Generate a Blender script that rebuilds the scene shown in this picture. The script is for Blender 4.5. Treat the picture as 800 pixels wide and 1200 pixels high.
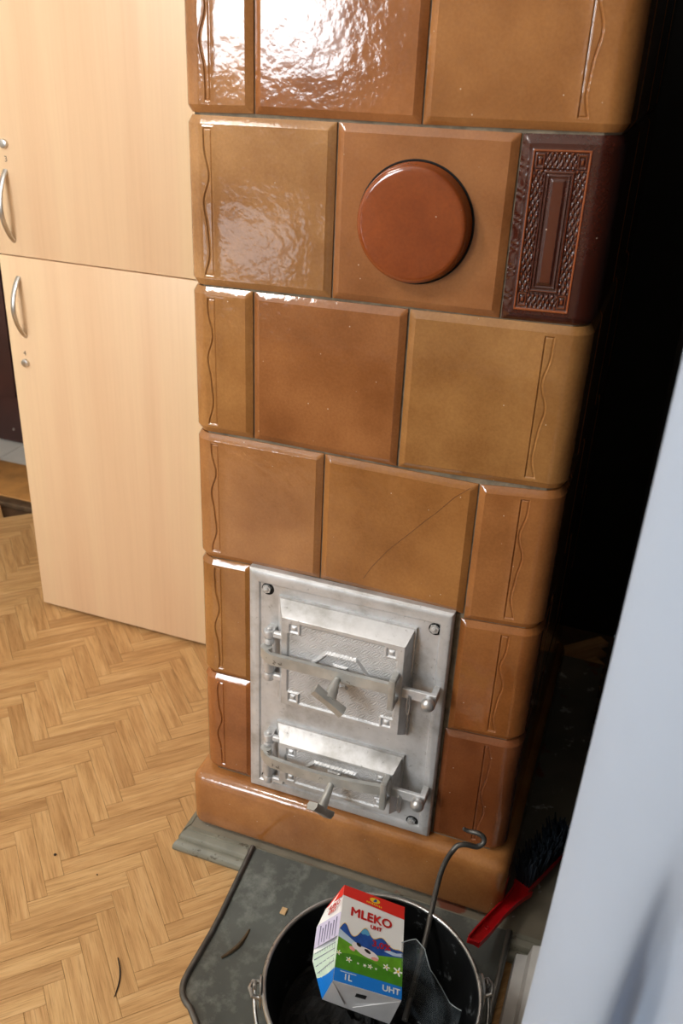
import bpy, bmesh, math, random
import numpy as np
from mathutils import Vector, Matrix, Euler

for o in list(bpy.data.objects): bpy.data.objects.remove(o)
sc = bpy.context.scene
COL = sc.collection
R = math.radians
rnd = random.Random(7)

# ------------------------------------------------------------------ camera
cam = bpy.data.cameras.new('camera'); camo = bpy.data.objects.new('camera', cam); COL.objects.link(camo)
camo.location = (0.52638, -1.11991, 1.35310)
camo.rotation_euler = (R(62.548), R(-2.358), R(20.152))
cam.sensor_fit = 'VERTICAL'; cam.sensor_height = 36.0; cam.sensor_width = 24.0
cam.lens = 1070.92 / 1200 * 36
cam.clip_start = 0.02; cam.clip_end = 60
cam.dof.use_dof = True; cam.dof.focus_distance = 1.32; cam.dof.aperture_fstop = 7.0
sc.camera = camo

# ------------------------------------------------------------------ world, lights, exposure
w = bpy.data.worlds.new('world'); sc.world = w; w.use_nodes = True
bg = w.node_tree.nodes['Background']; bg.inputs[0].default_value = (0.75, 0.85, 1, 1); bg.inputs[1].default_value = 0.6
vs = sc.view_settings
vs.view_transform = 'Standard'; vs.look = 'None'; vs.gamma = 1.0; vs.use_curve_mapping = False
vs.exposure = 0.40

def area(name, loc, rot, sx, sy, power, col):
    l = bpy.data.lights.new(name, 'AREA'); l.shape = 'RECTANGLE'; l.size = sx; l.size_y = sy; l.energy = power; l.color = col
    o = bpy.data.objects.new(name, l); COL.objects.link(o); o.location = loc; o.rotation_euler = rot
    return o
# daylight entering through the balcony window behind the camera (upper glazing, lower glazing)
area('daylight_upper_glazing', (-1.42, -3.06, 1.79), (R(90), 0, 0), 0.86, 1.12, 46, (0.90, 0.96, 1.0))
area('daylight_lower_glazing', (-1.54, -3.06, 0.43), (R(90), 0, 0), 0.62, 0.30, 1.15, (0.90, 0.96, 1.0))

# ------------------------------------------------------------------ material helpers
def s2l(c):
    return tuple((x / 255 / 12.92 if x / 255 <= 0.04045 else ((x / 255 + 0.055) / 1.055) ** 2.4) for x in c)
class NT:
    def __init__(s, name):
        s.m = bpy.data.materials.new(name); s.m.use_nodes = True; s.t = s.m.node_tree
        s.b = s.t.nodes['Principled BSDF']
    def n(s, typ, **kw):
        x = s.t.nodes.new(typ)
        for k, v in kw.items():
            if k.startswith('i_'): x.inputs[k[2:].replace('_', ' ')].default_value = v
            else: setattr(x, k, v)
        return x
    def l(s, a, b): s.t.links.new(a, b)
    def val(s, name, v): s.b.inputs[name].default_value = v
    def noise(s, vec, scale, detail=3, rough=0.55, dist=0.0):
        x = s.n('ShaderNodeTexNoise'); x.inputs['Scale'].default_value = scale; x.inputs['Detail'].default_value = detail
        x.inputs['Roughness'].default_value = rough; x.inputs['Distortion'].default_value = dist
        if vec is not None: s.l(vec, x.inputs['Vector'])
        return x.outputs['Fac']
    def ramp(s, fac, pts, interp='LINEAR'):
        x = s.n('ShaderNodeValToRGB'); e = x.color_ramp.elements; x.color_ramp.interpolation = interp
        while len(e) < len(pts): e.new(0.5)
        for i, (p, c) in enumerate(pts): e[i].position = p; e[i].color = (*c, 1) if len(c) == 3 else c
        s.l(fac, x.inputs['Fac']); return x.outputs['Color']
    def mix(s, fac, a, b, blend='MIX'):
        x = s.n('ShaderNodeMix', data_type='RGBA', blend_type=blend)
        for v, sock in ((fac, x.inputs[0]), (a, x.inputs[6]), (b, x.inputs[7])):
            if isinstance(v, (int, float)): sock.default_value = v
            elif isinstance(v, tuple): sock.default_value = (*v, 1) if len(v) == 3 else v
            else: s.l(v, sock)
        return x.outputs[2]
    def math(s, op, a, b=0.0):
        x = s.n('ShaderNodeMath', operation=op)
        for v, sock in ((a, x.inputs[0]), (b, x.inputs[1])):
            if isinstance(v, (int, float)): sock.default_value = v
            else: s.l(v, sock)
        return x.outputs[0]
    def bump(s, h, strength, dist):
        x = s.n('ShaderNodeBump'); x.inputs['Strength'].default_value = strength; x.inputs['Distance'].default_value = dist
        s.l(h, x.inputs['Height']); s.l(x.outputs[0], s.b.inputs['Normal'])
    def coord(s, kind='Object', scale=None, offset_random=False):
        v = s.n('ShaderNodeTexCoord').outputs[kind]
        if offset_random:
            oi = s.n('ShaderNodeObjectInfo'); mm = s.n('ShaderNodeVectorMath', operation='SCALE'); mm.inputs[0].default_value = (7.3, 3.1, 5.7)
            s.l(oi.outputs['Random'], mm.inputs['Scale'])
            ad = s.n('ShaderNodeVectorMath', operation='ADD'); s.l(v, ad.inputs[0]); s.l(mm.outputs[0], ad.inputs[1]); v = ad.outputs[0]
        if scale:
            mp = s.n('ShaderNodeMapping'); mp.inputs['Scale'].default_value = scale; s.l(v, mp.inputs['Vector']); v = mp.outputs[0]
        return v

def plain(name, rgb, rough=0.5, metal=0.0, var=0.0, scale=20, bump=0.0, spec=0.5):
    k = NT(name); c = s2l(rgb); k.val('Roughness', rough); k.val('Metallic', metal); k.val('Specular IOR Level', spec)
    v = k.coord('Object'); f = k.noise(v, scale, 4)
    if var > 0:
        k.l(k.ramp(f, [(0.3, tuple(x * (1 - var) for x in c)), (0.7, tuple(min(1, x * (1 + var)) for x in c))]), k.b.inputs['Base Color'])
    else: k.b.inputs['Base Color'].default_value = (*c, 1)
    if bump: k.bump(k.noise(v, scale * 6, 3), 0.5, bump)
    return k.m

def mat_glaze(name, rough=0.09, dark=False):
    """honey-brown ceramic glaze; the tile's own tint comes from its object colour"""
    k = NT(name); oi = k.n('ShaderNodeObjectInfo'); v = k.coord('Object', offset_random=True)
    big = k.noise(v, 9, 3, 0.5); fine = k.noise(v, 260, 3, 0.6); mid = k.noise(v, 38, 3, 0.55)
    c = k.mix(k.ramp(big, [(0.3, (0, 0, 0)), (0.72, (1, 1, 1))]), (0.56, 0.50, 0.46), (0.92, 0.95, 1.02))
    col = k.mix(1.0, oi.outputs['Color'], c, 'MULTIPLY')
    c2 = k.ramp(fine, [(0.3, (0.90, 0.88, 0.85)), (0.7, (1.06, 1.06, 1.06))])
    col = k.mix(1.0, col, c2, 'MULTIPLY')
    if dark:
        at = k.n('ShaderNodeAttribute', attribute_name='glaze_thin'); col = k.mix(k.math('MULTIPLY', at.outputs['Fac'], 0.9), col, s2l((150, 76, 34)))
    # rare pale pits in the glaze
    vo = k.n('ShaderNodeTexVoronoi'); vo.inputs['Scale'].default_value = 70; k.l(v, vo.inputs['Vector'])
    sp = k.ramp(vo.outputs['Distance'], [(0.035, (1, 1, 1)), (0.075, (0, 0, 0))])
    sel = k.ramp(k.math('FRACT', k.math('MULTIPLY', vo.outputs['Color'], 3.7)), [(0.80, (0, 0, 0)), (0.82, (1, 1, 1))])
    msk = k.math('MULTIPLY', sp, sel)
    col = k.mix(k.math('MULTIPLY', msk, 0.65), col, s2l((232, 214, 190)))
    k.l(col, k.b.inputs['Base Color'])
    k.val('Roughness', rough); k.val('Specular IOR Level', 0.6); k.val('Coat Weight', 0.25); k.val('Coat Roughness', 0.05)
    h = k.math('ADD', k.math('MULTIPLY', k.noise(v, 55, 2, 0.5), 1.0), k.math('MULTIPLY', k.noise(v, 190, 2, 0.5), 0.22))
    h = k.math('ADD', h, k.math('MULTIPLY', k.noise(v, 14, 2, 0.5), 0.8))
    h = k.math('SUBTRACT', h, k.math('MULTIPLY', msk, 0.5))
    k.bump(h, 0.5 if not dark else 0.6, 0.0011 if not dark else 0.0008)
    return k.m

def mat_silver(name):
    """aluminium-painted cast iron with soot and rubbed spots"""
    k = NT(name); v = k.coord('Object'); n1 = k.noise(v, 14, 5, 0.65); n2 = k.noise(v, 130, 4, 0.6)
    c = k.ramp(n1, [(0.30, s2l((166, 164, 160))), (0.52, s2l((206, 206, 207))), (0.75, s2l((222, 222, 224)))])
    d = k.ramp(n2, [(0.27, (1, 1, 1)), (0.36, (0, 0, 0))])
    c = k.mix(k.math('MULTIPLY', d, 0.45), c, s2l((92, 88, 80)))
    k.l(c, k.b.inputs['Base Color']); k.val('Metallic', 0.4)
    k.l(k.ramp(n2, [(0.3, (0.5,) * 3), (0.7, (0.34,) * 3)]), k.b.inputs['Roughness'])
    k.bump(n2, 0.35, 0.0006)
    return k.m

def mat_parquet():
    k = NT('oak_parquet'); uv = k.n('ShaderNodeUVMap', uv_map='grain').outputs[0]
    oi = k.n('ShaderNodeObjectInfo'); ge = k.n('ShaderNodeNewGeometry')
    r = k.math('FRACT', k.math('ADD', k.math('MULTIPLY', oi.outputs['Random'], 7.13), k.math('MULTIPLY', ge.outputs['Random Per Island'], 5.31)))
    cb = k.n('ShaderNodeCombineXYZ'); k.l(k.math('MULTIPLY', r, 37.0), cb.inputs[0]); k.l(k.math('MULTIPLY', r, 91.0), cb.inputs[1])
    ad = k.n('ShaderNodeVectorMath', operation='ADD'); k.l(uv, ad.inputs[0]); k.l(cb.outputs[0], ad.inputs[1])
    mp = k.n('ShaderNodeMapping'); mp.inputs['Scale'].default_value = (6, 75, 1); k.l(ad.outputs[0], mp.inputs['Vector'])
    g = k.noise(mp.outputs[0], 1.0, 5, 0.62, 0.6)
    mp2 = k.n('ShaderNodeMapping'); mp2.inputs['Scale'].default_value = (16, 420, 1); k.l(ad.outputs[0], mp2.inputs['Vector'])
    g2 = k.noise(mp2.outputs[0], 1.0, 3, 0.6)
    c = k.ramp(g, [(0.28, s2l((170, 128, 80))), (0.5, s2l((200, 158, 106))), (0.72, s2l((214, 176, 126)))])
    c = k.mix(1.0, c, k.ramp(g2, [(0.30, (0.70, 0.66, 0.60)), (0.5, (1, 1, 1))]), 'MULTIPLY')
    t = k.ramp(r, [(0.0, (0.86, 0.81, 0.76)), (0.35, (1.0, 0.97, 0.93)), (0.7, (1.04, 1.02, 1.0)), (1.0, (1.10, 1.12, 1.12))])
    c = k.mix(1.0, c, t, 'MULTIPLY')
    k.l(c, k.b.inputs['Base Color']); k.val('Roughness', 0.42); k.val('Specular IOR Level', 0.45)
    k.bump(g2, 0.25, 0.0005)
    return k.m

def mat_beech():
    k = NT('beech_laminate'); v = k.coord('Object', scale=(9, 9, 0.5)); g = k.noise(v, 1.0, 2, 0.5, 0.3)
    v2 = k.coord('Object', scale=(120, 120, 3)); g2 = k.noise(v2, 1.0, 3, 0.6)
    c = k.ramp(g, [(0.3, s2l((226, 188, 150))), (0.5, s2l((233, 199, 161))), (0.7, s2l((236, 206, 166)))])
    c = k.mix(1.0, c, k.ramp(g2, [(0.3, (0.975, 0.965, 0.955)), (0.6, (1.01, 1.01, 1.01))]), 'MULTIPLY')
    k.l(c, k.b.inputs['Base Color']); k.val('Roughness', 0.38); k.val('Specular IOR Level', 0.4)
    return k.m

def mat_worn(name, base, chips, thr=0.62, rough=0.6, scale=26, metal=0.0, under=None, soft=0.04):
    k = NT(name); v = k.coord('Object'); n = k.noise(v, scale, 6, 0.68); n2 = k.noise(v, scale * 0.35, 3)
    c = k.ramp(n2, [(0.3, tuple(x * 0.72 for x in s2l(base))), (0.7, tuple(min(1, x * 1.2) for x in s2l(base)))])
    c = k.mix(k.ramp(n, [(thr, (0, 0, 0)), (thr + soft, (1, 1, 1))]), c, s2l(chips))
    if under:
        n3 = k.noise(v, scale * 0.6, 4, 0.6); c = k.mix(k.ramp(n3, [(0.60, (0, 0, 0)), (0.66, (1, 1, 1))]), c, s2l(under))
    k.l(c, k.b.inputs['Base Color']); k.val('Roughness', rough); k.val('Metallic', metal)
    k.bump(n, 0.4, 0.001)
    return k.m

def mat_clear(name):
    k = NT(name); k.val('Roughness', 0.1); k.val('Specular IOR Level', 0.8); k.val('Alpha', 0.24)
    v = k.coord('Object'); n = k.noise(v, 18, 2, 0.5)
    k.l(k.ramp(n, [(0.3, s2l((70, 76, 80))), (0.7, s2l((104, 112, 116)))]), k.b.inputs['Base Color'])
    return k.m

def emis(name, col, st):
    k = NT(name); k.val('Emission Color', (*col, 1)); k.val('Emission Strength', st); return k.m

M = dict(
    glaze=mat_glaze('honey_glaze'), glaze_dark=mat_glaze('dark_brown_glaze', 0.2, True),
    grout=plain('grey_grout', (122, 110, 92), 0.9, 0, 0.35, 60, 0.001),
    silver=mat_silver('aluminium_painted_iron'),
    iron=mat_worn('bare_worn_iron', (188, 188, 184), (112, 110, 104), 0.62, 0.42, 60, 0.55),
    poker=mat_worn('sooty_poker_iron', (92, 90, 86), (150, 148, 142), 0.62, 0.42, 90, 0.6),
    steel=plain('bright_steel', (204, 204, 204), 0.32, 0.75, 0.1, 40),
    chrome=plain('satin_nickel', (205, 203, 200), 0.28, 1.0, 0.05, 40),
    dark_iron=plain('blackened_iron', (66, 66, 66), 0.38, 0.75, 0.35, 60, 0.0008),
    parquet=mat_parquet(), beech=mat_beech(),
    subfloor=plain('dark_subfloor', (84, 58, 34), 0.9, 0, 0.2, 30),
    tray=mat_worn('oxidised_sheet_metal', (88, 92, 88), (136, 140, 134), 0.50, 0.48, 22, 0.3, None, 0.28),
    tray_rim=plain('oxidised_rim', (112, 112, 110), 0.34, 0.85, 0.25, 40),
    galv=mat_worn('galvanised_rim', (178, 178, 176), (120, 120, 118), 0.6, 0.3, 60, 0.9),
    bucket_in=mat_worn('black_scratched_enamel', (30, 31, 32), (104, 108, 110), 0.60, 0.28, 26, 0.3),
    coal=plain('black_coal', (9, 9, 9), 0.75, 0, 0.3, 50, 0.003),
    moulding=mat_worn('grey_painted_moulding', (124, 122, 108), (78, 72, 58), 0.60, 0.5, 40),
    slab=mat_worn('worn_painted_slab', (120, 112, 96), (190, 188, 180), 0.62, 0.75, 22, 0.0, (120, 66, 44)),
    white_trim=mat_worn('worn_white_paint', (196, 196, 194), (150, 140, 128), 0.68, 0.5, 20),
    red=plain('red_plastic', (196, 22, 30), 0.32, 0, 0.1, 30),
    bristle=plain('dark_blue_bristle', (28, 36, 44), 0.6, 0, 0.3, 200),
    wall=plain('cream_wall_paint', (226, 218, 204), 0.85, 0, 0.04, 6, 0.0006),
    wall_tan=plain('tan_wall_paint', (150, 128, 104), 0.85, 0, 0.04, 6, 0.0006),
    niche=plain('painted_gap_shade', (30, 28, 26), 0.9, 0, 0.2, 8, 0.0006),  # near-black wall colour: the shade of the stove gap put into the paint
    ceiling=plain('white_ceiling', (236, 234, 228), 0.9, 0, 0.02, 5),
    white_frame=plain('white_gloss_frame', (236, 236, 234), 0.35),
    brown_door=plain('dark_brown_paint', (66, 38, 34), 0.45, 0, 0.2, 8),
    threshold=plain('varnished_threshold', (178, 128, 72), 0.4, 0, 0.3, 14),
    dark_strip=plain('dark_metal_strip', (104, 82, 60), 0.5, 0.3, 0.35, 40),
    hall_tile=plain('pale_floor_tile', (206, 204, 198), 0.35, 0, 0.06, 10),
    white=plain('white_card', (240, 240, 238), 0.45), red_print=plain('red_print', (226, 48, 38), 0.42),
    red_ink=plain('red_ink', (206, 36, 32), 0.45), blue_print=plain('blue_print', (20, 118, 208), 0.42),
    mountain=plain('mountain_blue', (34, 80, 158), 0.45, 0, 0.25, 90), peak=plain('peak_blue', (86, 158, 200), 0.45),
    pale_blue=plain('pale_blue', (188, 208, 226), 0.45), green=plain('meadow_green', (98, 160, 36), 0.45, 0, 0.25, 60),
    green_dark=plain('meadow_dark', (66, 132, 28), 0.45, 0, 0.15, 60), grey_card=plain('grey_card', (214, 214, 214), 0.45),
    mint=plain('mint_print', (200, 222, 204), 0.45), lilac=plain('lilac_print', (206, 200, 226), 0.45), ink=plain('grey_ink', (98, 100, 130), 0.5),
    black_ink=plain('black_ink', (24, 24, 26), 0.5), pink=plain('pink_print', (228, 160, 150), 0.45), yellow=plain('yellow_print', (244, 206, 50), 0.45),
    cow=plain('cow_white', (226, 220, 220), 0.45),
    foil=plain('silver_card', (204, 204, 206), 0.3, 0.25, 0.06, 40),
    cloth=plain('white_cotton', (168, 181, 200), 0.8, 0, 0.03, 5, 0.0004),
    bark=plain('brown_bark', (84, 66, 44), 0.8, 0, 0.4, 120, 0.001), chip=plain('pale_wood', (206, 172, 126), 0.7, 0, 0.1, 100),
    soot=plain('black_soot', (30, 24, 20), 0.8), clear=mat_clear('clear_plastic'), radiator=plain('white_radiator', (238, 238, 236), 0.35),
    base=mat_glaze('base_glaze', 0.14), lamp=emis('lamp_glass', (1.0, 0.95, 0.88), 9.0),
    film_edge=plain('pale_film_edge', (150, 158, 160), 0.2),
    number=plain('grey_number', (110, 96, 84), 0.5), crack=plain('crack_line', (96, 56, 26), 0.8),
    near_black=plain('near_black_fill', (22, 20, 18), 0.9),
)

# ------------------------------------------------------------------ mesh helpers
WORLD = {}
def mk(name, verts, faces, mat, parent=None, origin=None, smooth=None, label=None, color=None):
    """verts in world metres; the object's origin is its bottom centre unless given"""
    V = np.asarray(verts, dtype=float)
    if origin is None:
        lo, hi = V.min(0), V.max(0); origin = ((lo[0] + hi[0]) / 2, (lo[1] + hi[1]) / 2, lo[2])
    O = np.array(origin, dtype=float)
    me = bpy.data.meshes.new(name); me.from_pydata((V - O).tolist(), [], [list(f) for f in faces]); me.update()
    if mat is not None: me.materials.append(mat)
    if smooth is not None:
        me.shade_smooth() if hasattr(me, 'shade_smooth') else None
        for pl in me.polygons: pl.use_smooth = True
        me.set_sharp_from_angle(angle=R(smooth))
    o = bpy.data.objects.new(name, me); COL.objects.link(o)
    WORLD[o.name] = Vector(O)
    if parent is not None:
        o.parent = parent; o.location = Vector(O) - WORLD[parent.name]
    else: o.location = O
    if label: o['label'] = label
    if color: o.color = (*s2l(color), 1)
    return o
def empty(name, loc, label, cat, group=None):
    o = bpy.data.objects.new(name, None); COL.objects.link(o); o.location = loc; WORLD[o.name] = Vector(loc); o.empty_display_size = 0.05
    return tag(o, label, cat, group)
def tag(o, label, cat, group=None):
    o['label'] = label; o['category'] = cat
    if group: o['group'] = group
    return o
def structure(o): o['kind'] = 'structure'; return o
class G:
    """collects pieces of ONE part"""
    def __init__(s): s.v = []; s.f = []
    def add(s, v, f):
        k = len(s.v); s.v += [tuple(map(float, p)) for p in v]; s.f += [tuple(i + k for i in q) for q in f]; return s
    def box(s, lo, hi, bev=0.0, seg=2, mtx=None):
        bm = bmesh.new(); bmesh.ops.create_cube(bm, size=1)
        c = [(a + b) / 2 for a, b in zip(lo, hi)]; d = [b - a for a, b in zip(lo, hi)]
        for v in bm.verts: v.co = Vector((c[i] + v.co[i] * d[i] for i in range(3)))
        if bev > 0: bmesh.ops.bevel(bm, geom=bm.edges[:], offset=bev, segments=seg, affect='EDGES', profile=0.5)
        if mtx is not None: bmesh.ops.transform(bm, matrix=mtx, verts=bm.verts[:])
        bm.verts.index_update(); s.add([v.co[:] for v in bm.verts], [[v.index for v in f.verts] for f in bm.faces]); bm.free(); return s
    def tube(s, pts, r, n=8, caps=True):
        P = [Vector(p) for p in pts]; rs = r if isinstance(r, (list, tuple)) else [r] * len(P)
        v = []; f = []; up = None
        for i, p in enumerate(P):
            t = (P[min(i + 1, len(P) - 1)] - P[max(i - 1, 0)]).normalized()
            if up is None: up = Vector((0, 0, 1)) if abs(t.z) < 0.9 else Vector((1, 0, 0))
            a = t.cross(up).normalized(); up = a.cross(t).normalized()
            for j in range(n):
                th = 2 * math.pi * j / n; v.append(p + (a * math.cos(th) + up * math.sin(th)) * rs[i])
        for i in range(len(P) - 1):
            for j in range(n): f.append((i * n + j, i * n + (j + 1) % n, (i + 1) * n + (j + 1) % n, (i + 1) * n + j))
        if caps: f.append(tuple(range(n))[::-1]); f.append(tuple(range((len(P) - 1) * n, len(P) * n)))
        f = [tuple(reversed(q)) for q in f]
        return s.add(v, f)
    def lathe(s, prof, center, axis='Z', n=32, closed=False):
        v = []; f = []; c = Vector(center)
        for r, h in prof:
            for j in range(n):
                th = 2 * math.pi * j / n; a, b = r * math.cos(th), r * math.sin(th)
                v.append(c + (Vector((a, b, h)) if axis == 'Z' else Vector((a, -h, b)) if axis == 'Y' else Vector((h, a, b))))
        for i in range(len(prof) - 1):
            for j in range(n): f.append((i * n + j, i * n + (j + 1) % n, (i + 1) * n + (j + 1) % n, (i + 1) * n + j))
        if prof[0][0] > 1e-6 and closed: f.append(tuple(range(n))[::-1])
        if prof[-1][0] > 1e-6 and closed: f.append(tuple(range((len(prof) - 1) * n, len(prof) * n)))
        return s.add(v, f)
    def prism(s, poly, d0, d1, axis='Z'):
        """poly in the two other axes (x,y for Z; x,z for Y; y,z for X), extruded from d0 to d1"""
        put = {'Z': lambda a, b, d: (a, b, d), 'Y': lambda a, b, d: (a, d, b), 'X': lambda a, b, d: (d, a, b)}[axis]
        n = len(poly); v = [put(a, b, d0) for a, b in poly] + [put(a, b, d1) for a, b in poly]
        f = [tuple(range(n))[::-1], tuple(range(n, 2 * n))] + [(i, (i + 1) % n, n + (i + 1) % n, n + i) for i in range(n)]
        return s.add(v, f)
    def mk(s, name, mat, parent=None, smooth=35, **kw):
        o = mk(name, s.v, s.f, mat, parent, smooth=None, **kw)
        bm = bmesh.new(); bm.from_mesh(o.data); bmesh.ops.recalc_face_normals(bm, faces=bm.faces[:]); bm.to_mesh(o.data); bm.free()
        if smooth:
            for pl in o.data.polygons: pl.use_smooth = True
            o.data.set_sharp_from_angle(angle=R(smooth))
        return o
Z0 = 0.605            # the stove was measured in cm from the top of its fifth tile course
def W(x, y, z): return (x / 100, y / 100, z / 100 + Z0)

def text_mesh(s, size=1.0, shear=0.0, bold=0.0):
    cu = bpy.data.curves.new('lettering', 'FONT'); cu.body = s; cu.size = size; cu.align_x = 'CENTER'; cu.align_y = 'CENTER'; cu.shear = shear
    cu.offset = bold; cu.resolution_u = 3
    ob = bpy.data.objects.new('lettering', cu); COL.objects.link(ob)
    dg = bpy.context.evaluated_depsgraph_get(); me = bpy.data.meshes.new_from_object(ob.evaluated_get(dg))
    v = [tuple(p.co) for p in me.vertices]; f = [tuple(p.vertices) for p in me.polygons]
    bpy.data.objects.remove(ob); bpy.data.curves.remove(cu); bpy.data.meshes.remove(me)
    return v, f

# ================================================================== THE ROOM
XL, XR, YB, YF, ZC = -2.6, 1.9, 1.0, -3.0, 2.7
def wallbox(name, lo, hi, mat): return structure(G().box(lo, hi).mk(name, mat, smooth=None))
floor = structure(G().box((XL, YF, -0.05), (XR, YB, -0.012)).mk('floor', M['subfloor'], smooth=None))
wallbox('wall_left', (XL - 0.1, YF - 0.1, 0), (XL, YB + 0.2, ZC), M['wall'])
g = G().box((-0.93, YB, 0), (-0.10, YB + 0.2, ZC)).box((XL, YB, 0), (-1.95, YB + 0.2, ZC)).box((-1.95, YB, 2.05), (-0.93, YB + 0.2, ZC))
structure(g.mk('wall_back', M['wall'], smooth=None))
wallbox('wall_niche', (-0.10, YB, -0.05), (0.57, YB + 0.2, ZC), M['niche'])  # back-wall piece coloured near-black to paint in the shade beside the stove
# pier at the right of the stove niche; its near-black colour paints in the gap's shade
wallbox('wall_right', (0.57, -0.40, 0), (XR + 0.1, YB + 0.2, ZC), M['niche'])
wallbox('wall_side', (XR, YF - 0.1, 0), (XR + 0.1, -0.40, ZC), M['wall_tan'])
g = G().box((XL, YF - 0.12, 0), (-1.92, YF, ZC)).box((-0.92, YF - 0.12, 0), (XR, YF, ZC)).box((-1.92, YF - 0.12, 2.42), (-0.92, YF, ZC)).box((-1.92, YF - 0.12, 0), (-0.92, YF, 0.20))
structure(g.mk('wall_front', M['wall'], smooth=None))
wallbox('ceiling', (XL - 0.1, YF - 0.12, ZC), (XR + 0.1, 2.3, ZC + 0.1), M['ceiling'])
# balcony door with two panes behind the camera
structure(G().box((-1.92, YF - 0.08, 0.20), (-1.86, YF - 0.01, 2.42), 0.006).box((-0.98, YF - 0.08, 0.20), (-0.92, YF - 0.01, 2.42), 0.006)
          .box((-1.86, YF - 0.08, 2.36), (-0.98, YF - 0.01, 2.42), 0.006).box((-1.86, YF - 0.08, 0.20), (-0.98, YF - 0.01, 0.27), 0.006)
          .box((-1.86, YF - 0.08, 0.59), (-0.98, YF - 0.01, 1.22), 0.006).box((-1.22, YF - 0.08, 0.27), (-0.98, YF - 0.01, 0.59), 0.006).mk('window_1', M['white_frame']))
# hall beyond the doorway at the far left
wallbox('floor_hall', (-2.6, 1.20, -0.06), (0.6, 2.3, -0.01), M['grout'])
for i in range(6):
    for j in range(4):
        if -1.95 + 0.2 * i < -0.7:
            structure(G().box((-2.15 + 0.2 * i, 1.20 + 0.2 * j, -0.012), (-2.15 + 0.2 * i + 0.197, 1.20 + 0.2 * j + 0.197, -0.001), 0.001, 1).mk('tile', M['hall_tile'], bpy.data.objects['floor_hall'], smooth=None))
wallbox('wall_hall', (-2.7, 1.62, -0.05), (0.7, 1.72, ZC), M['wall'])
wallbox('wall_hall_left', (-2.7, 1.20, -0.05), (-2.6, 1.62, ZC), M['wall'])
wallbox('wall_hall_right', (0.57, 1.20, -0.05), (0.67, 1.62, ZC), M['wall'])
th = structure(G().box((-1.95, 0.985, -0.01), (-0.93, 1.20, 0.012), 0.004).mk('trim_1', M['threshold']))
structure(G().box((-1.95, 0.950, -0.0115), (-0.93, 0.985, 0.008), 0.003).mk('trim_2', M['dark_strip']))
d1 = structure(G().box((-2.2, 1.36, 0.005), (-0.75, 1.40, 2.1), 0.003).mk('door_1', M['brown_door']))
for (x0, x1, z0, z1) in ((-2.1, -1.55, 0.18, 0.95), (-1.42, -0.85, 0.18, 0.95), (-2.1, -1.55, 1.1, 2.0), (-1.42, -0.85, 1.1, 2.0)):
    G().box((x0, 1.352, z0), (x1, 1.362, z1), 0.004).mk('door_panel', M['brown_door'], d1)
for k in range(5): G().lathe([(0.005, 0), (0.004, 0.003), (0, 0.004)], (-2.05 + 0.117 * k, 1.359, 0.055), 'Y', 8).mk('rivet', M['chrome'], d1)

# ------------------------------------------------------------------ herringbone parquet
PL, PW = 0.171, 0.0342
def plank_mesh():
    bm = bmesh.new(); L, Wd = PL / 2 - 0.00018, PW / 2 - 0.00018; e = 0.0004
    lo = [bm.verts.new(p) for p in ((-L, -Wd, -0.0115), (L, -Wd, -0.0115), (L, Wd, -0.0115), (-L, Wd, -0.0115))]
    mi = [bm.verts.new((p.co.x, p.co.y, -e)) for p in lo]
    hi = [bm.verts.new((p.co.x * (L - e) / L, p.co.y * (Wd - e) / Wd, 0)) for p in lo]
    bm.faces.new(hi)
    for a, b in ((lo, mi), (mi, hi)):
        for i in range(4): bm.faces.new((a[i], a[(i + 1) % 4], b[(i + 1) % 4], b[i]))
    uvl = bm.loops.layers.uv.new('grain')
    for f in bm.faces:
        for l in f.loops: l[uvl].uv = (l.vert.co.x, l.vert.co.y)
    me = bpy.data.meshes.new('plank'); bm.to_mesh(me); bm.free(); me.materials.append(M['parquet']); return me
PM = plank_mesh()
s2 = math.sqrt(0.5); c0 = (-0.190, -0.140)
def uv2w(u, v):   # (L,w) of the lattice is the corner seen at c0
    u -= PL; v -= PW; return (c0[0] + (u - v) * s2, c0[1] + (u + v) * s2)
blocks = []
for k in range(-90, 91):
    for m in range(-9, 10):
        a, b = k * PW + m * PL, k * PW - m * PL
        blocks.append((*uv2w(a + PL / 2, b + PW / 2), R(45)))
        blocks.append((*uv2w(a + PW / 2, b + PW + PL / 2), R(-45)))
blocks = [q for q in blocks if -2.3 < q[0] < 0.95 and -1.6 < q[1] < 0.94 and not (q[0] > 0.50 and q[1] > -0.47)]
vis = lambda q: (-1.3 < q[0] < 0.02 and -0.52 < q[1] < 0.9 and q[1] < 0.62 - (q[0] + 0.85) * 0.0) and not (-0.80 < q[0] < -0.12 and q[1] > 0.56) and not (q[0] > -0.05 and q[1] > -0.02) or (0.46 < q[0] < 0.6 and -0.3 < q[1] < 0.0)
def dist(q): return (q[0] - 0.526) ** 2 + (q[1] + 1.12) ** 2
near = sorted([q for q in blocks if vis(q)], key=dist)[:299]
far = [q for q in blocks if q not in set(near)]
for (x, y, a) in near:
    o = bpy.data.objects.new('plank', PM); COL.objects.link(o); o.parent = floor
    WORLD.setdefault(floor.name, floor.location.copy())
    o.location = Vector((x, y, rnd.uniform(-0.0003, 0.0003))) - WORLD[floor.name]; o.rotation_euler = (0, 0, a + rnd.uniform(-0.003, 0.003))
vv, ff, uu = [], [], []
base_v = [v.co.copy() for v in PM.vertices]; base_f = [tuple(p.vertices) for p in PM.polygons]
for (x, y, a) in far:
    mt = Matrix.Translation((x, y, rnd.uniform(-0.0003, 0.0003))) @ Matrix.Rotation(a, 4, 'Z'); k = len(vv)
    vv += [(mt @ p)[:] for p in base_v]; ff += [tuple(i + k for i in f) for f in base_f]; uu += [(p.x, p.y) for p in base_v]
fo = mk('parquet_blocks', vv, ff, M['parquet'], floor, label='rest of the small herringbone parquet blocks')
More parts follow.
